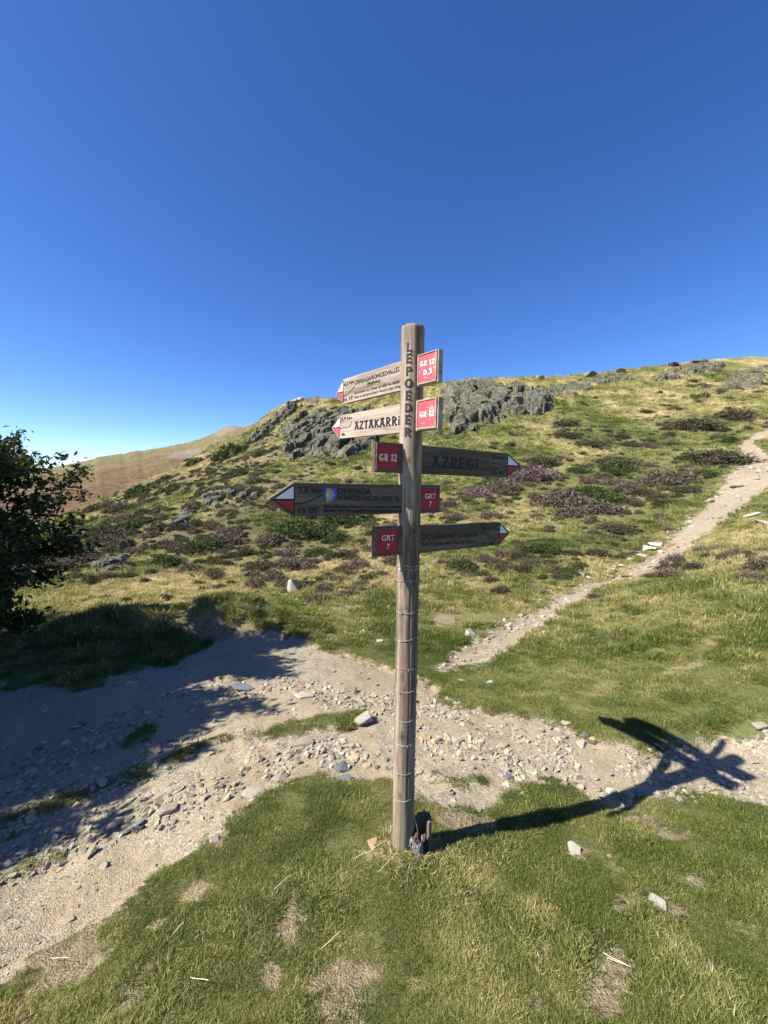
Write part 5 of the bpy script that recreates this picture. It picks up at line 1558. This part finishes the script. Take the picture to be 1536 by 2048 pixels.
# curved shell open to the front
vs, fs = [], []
na, nz = 16, 8
for side, rr_ in ((0, .048), (1, .030)):
    for j in range(nz):
        f = j / (nz - 1)
        for i in range(na):
            a = R_(-48 + 205 * i / (na - 1))
            top = .155 - .045 * abs(i / (na - 1) - .45) ** 1.2 + .008 * math.sin(i * 2.3)
            z = -.05 + (top + .05) * f
            vs.append((rr_ * math.cos(a) + .018, rr_ * math.sin(a) * .8 + .02 + .02 * f, z))
def gid(s_, j, i): return s_ * na * nz + j * na + i
for j in range(nz - 1):
    for i in range(na - 1):
        fs.append((gid(0, j, i), gid(0, j, i + 1), gid(0, j + 1, i + 1), gid(0, j + 1, i)))
        fs.append((gid(1, j, i), gid(1, j + 1, i), gid(1, j + 1, i + 1), gid(1, j, i + 1)))
for i in range(na - 1): fs.append((gid(0, nz - 1, i), gid(0, nz - 1, i + 1), gid(1, nz - 1, i + 1), gid(1, nz - 1, i)))
for j in range(nz - 1):
    for i in (0, na - 1): fs.append((gid(0, j, i), gid(0, j + 1, i), gid(1, j + 1, i), gid(1, j, i)))
link('stump_shell', np_mesh('stump_shell', vs, fs, False), M_stumpo, stump)
# grey splinter: jagged wedge pointing down
def wedge(w_top, w_bot, hgt, dep, seed, cols=9, rows=10):
    r = random.Random(seed); vs, fs = [], []
    rid = [.5 * math.sin(i * 1.1) + r.uniform(-.3, .3) for i in range(cols)]
    for sd_ in (0, 1):
        for j in range(rows):
            f = j / (rows - 1); wd = w_bot + (w_top - w_bot) * f ** .8
            for i in range(cols):
                x = (i / (cols - 1) - .5) * wd + .004 * math.sin(j * 1.1 + seed)
                y = (-dep / 2 + rid[i] * .006 * (.4 + f) + .004 * math.sin(j * 1.7 + i * .8) - .006 * math.cos((i / (cols - 1) - .5) * 3)) if sd_ == 0 else dep / 2
                z = hgt * f + (rid[i] * .022 if j == rows - 1 else 0)
                vs.append((x, y, z))
    g0 = lambda s_, j, i: s_ * rows * cols + j * cols + i
    for j in range(rows - 1):
        for i in range(cols - 1):
            fs.append((g0(0, j, i), g0(0, j, i + 1), g0(0, j + 1, i + 1), g0(0, j + 1, i)))
            fs.append((g0(1, j, i), g0(1, j + 1, i), g0(1, j + 1, i + 1), g0(1, j, i + 1)))
        for i in (0, cols - 1): fs.append((g0(0, j, i), g0(0, j + 1, i), g0(1, j + 1, i), g0(1, j, i)))
    for i in range(cols - 1):
        fs.append((g0(0, rows - 1, i), g0(0, rows - 1, i + 1), g0(1, rows - 1, i + 1), g0(1, rows - 1, i)))
        fs.append((g0(0, 0, i), g0(1, 0, i), g0(1, 0, i + 1), g0(0, 0, i + 1)))
    return np_mesh('splinter', vs, fs)
o = link('splinter', wedge(.075, .016, .135, .028, 3), M_stump, stump); o.location = (-.012, -.045, -.045); o.rotation_euler = (R_(-10), 0, R_(8))
o = link('rotten_core', wedge(.055, .05, .02, .025, 5), M_rust, stump); o.location = (-.004, -.012, .075); o.rotation_euler = (R_(8), R_(6), 0)

# dry straws and stalks lying in the grass at the foot of the post and in front
def stalk(u, v, L_, ang, label, group):
    X, Y = hit([u], [v]); x, y = float(X[0]), float(Y[0]); z = float(H(np.array([x]), np.array([y]))[0]) + .03
    vs, fs = [], []
    d = Vector((math.cos(ang), math.sin(ang), random.uniform(-.05, .15)))
    pts_ = [Vector((0, 0, 0)) + d * L_ * t + Vector((0, 0, .01 * math.sin(t * 3))) for t in np.linspace(-.5, .5, 6)]
    tube(vs, fs, pts_, [.0012] * 6, 4)
    o = link('dry_stalk', np_mesh('dry_stalk', vs, fs), M_straw, None, (x, y, z)); tag(o, label, 'stalk', group)
M_straw = paint_mat('dry_straw', (.62, .55, .40), .8)
for (u, v, L_, an) in [(750,1705,.12,.5),(775,1735,.14,.7),(1230,1930,.09,-.8),(1237,1936,.08,-.6),(660,1890,.10,.5),(400,1975,.09,-.3),(300,1740,.10,.4),(720,1720,.08,.3),(120,1925,.10,-.2),(560,1780,.10,.6),(350,1880,.08,.9)]:
    stalk(u, v, L_, an, 'thin dry straw coloured stalk lying on the foreground turf', 'dry stalks on the foreground turf')
print('done', time.time() - T0)
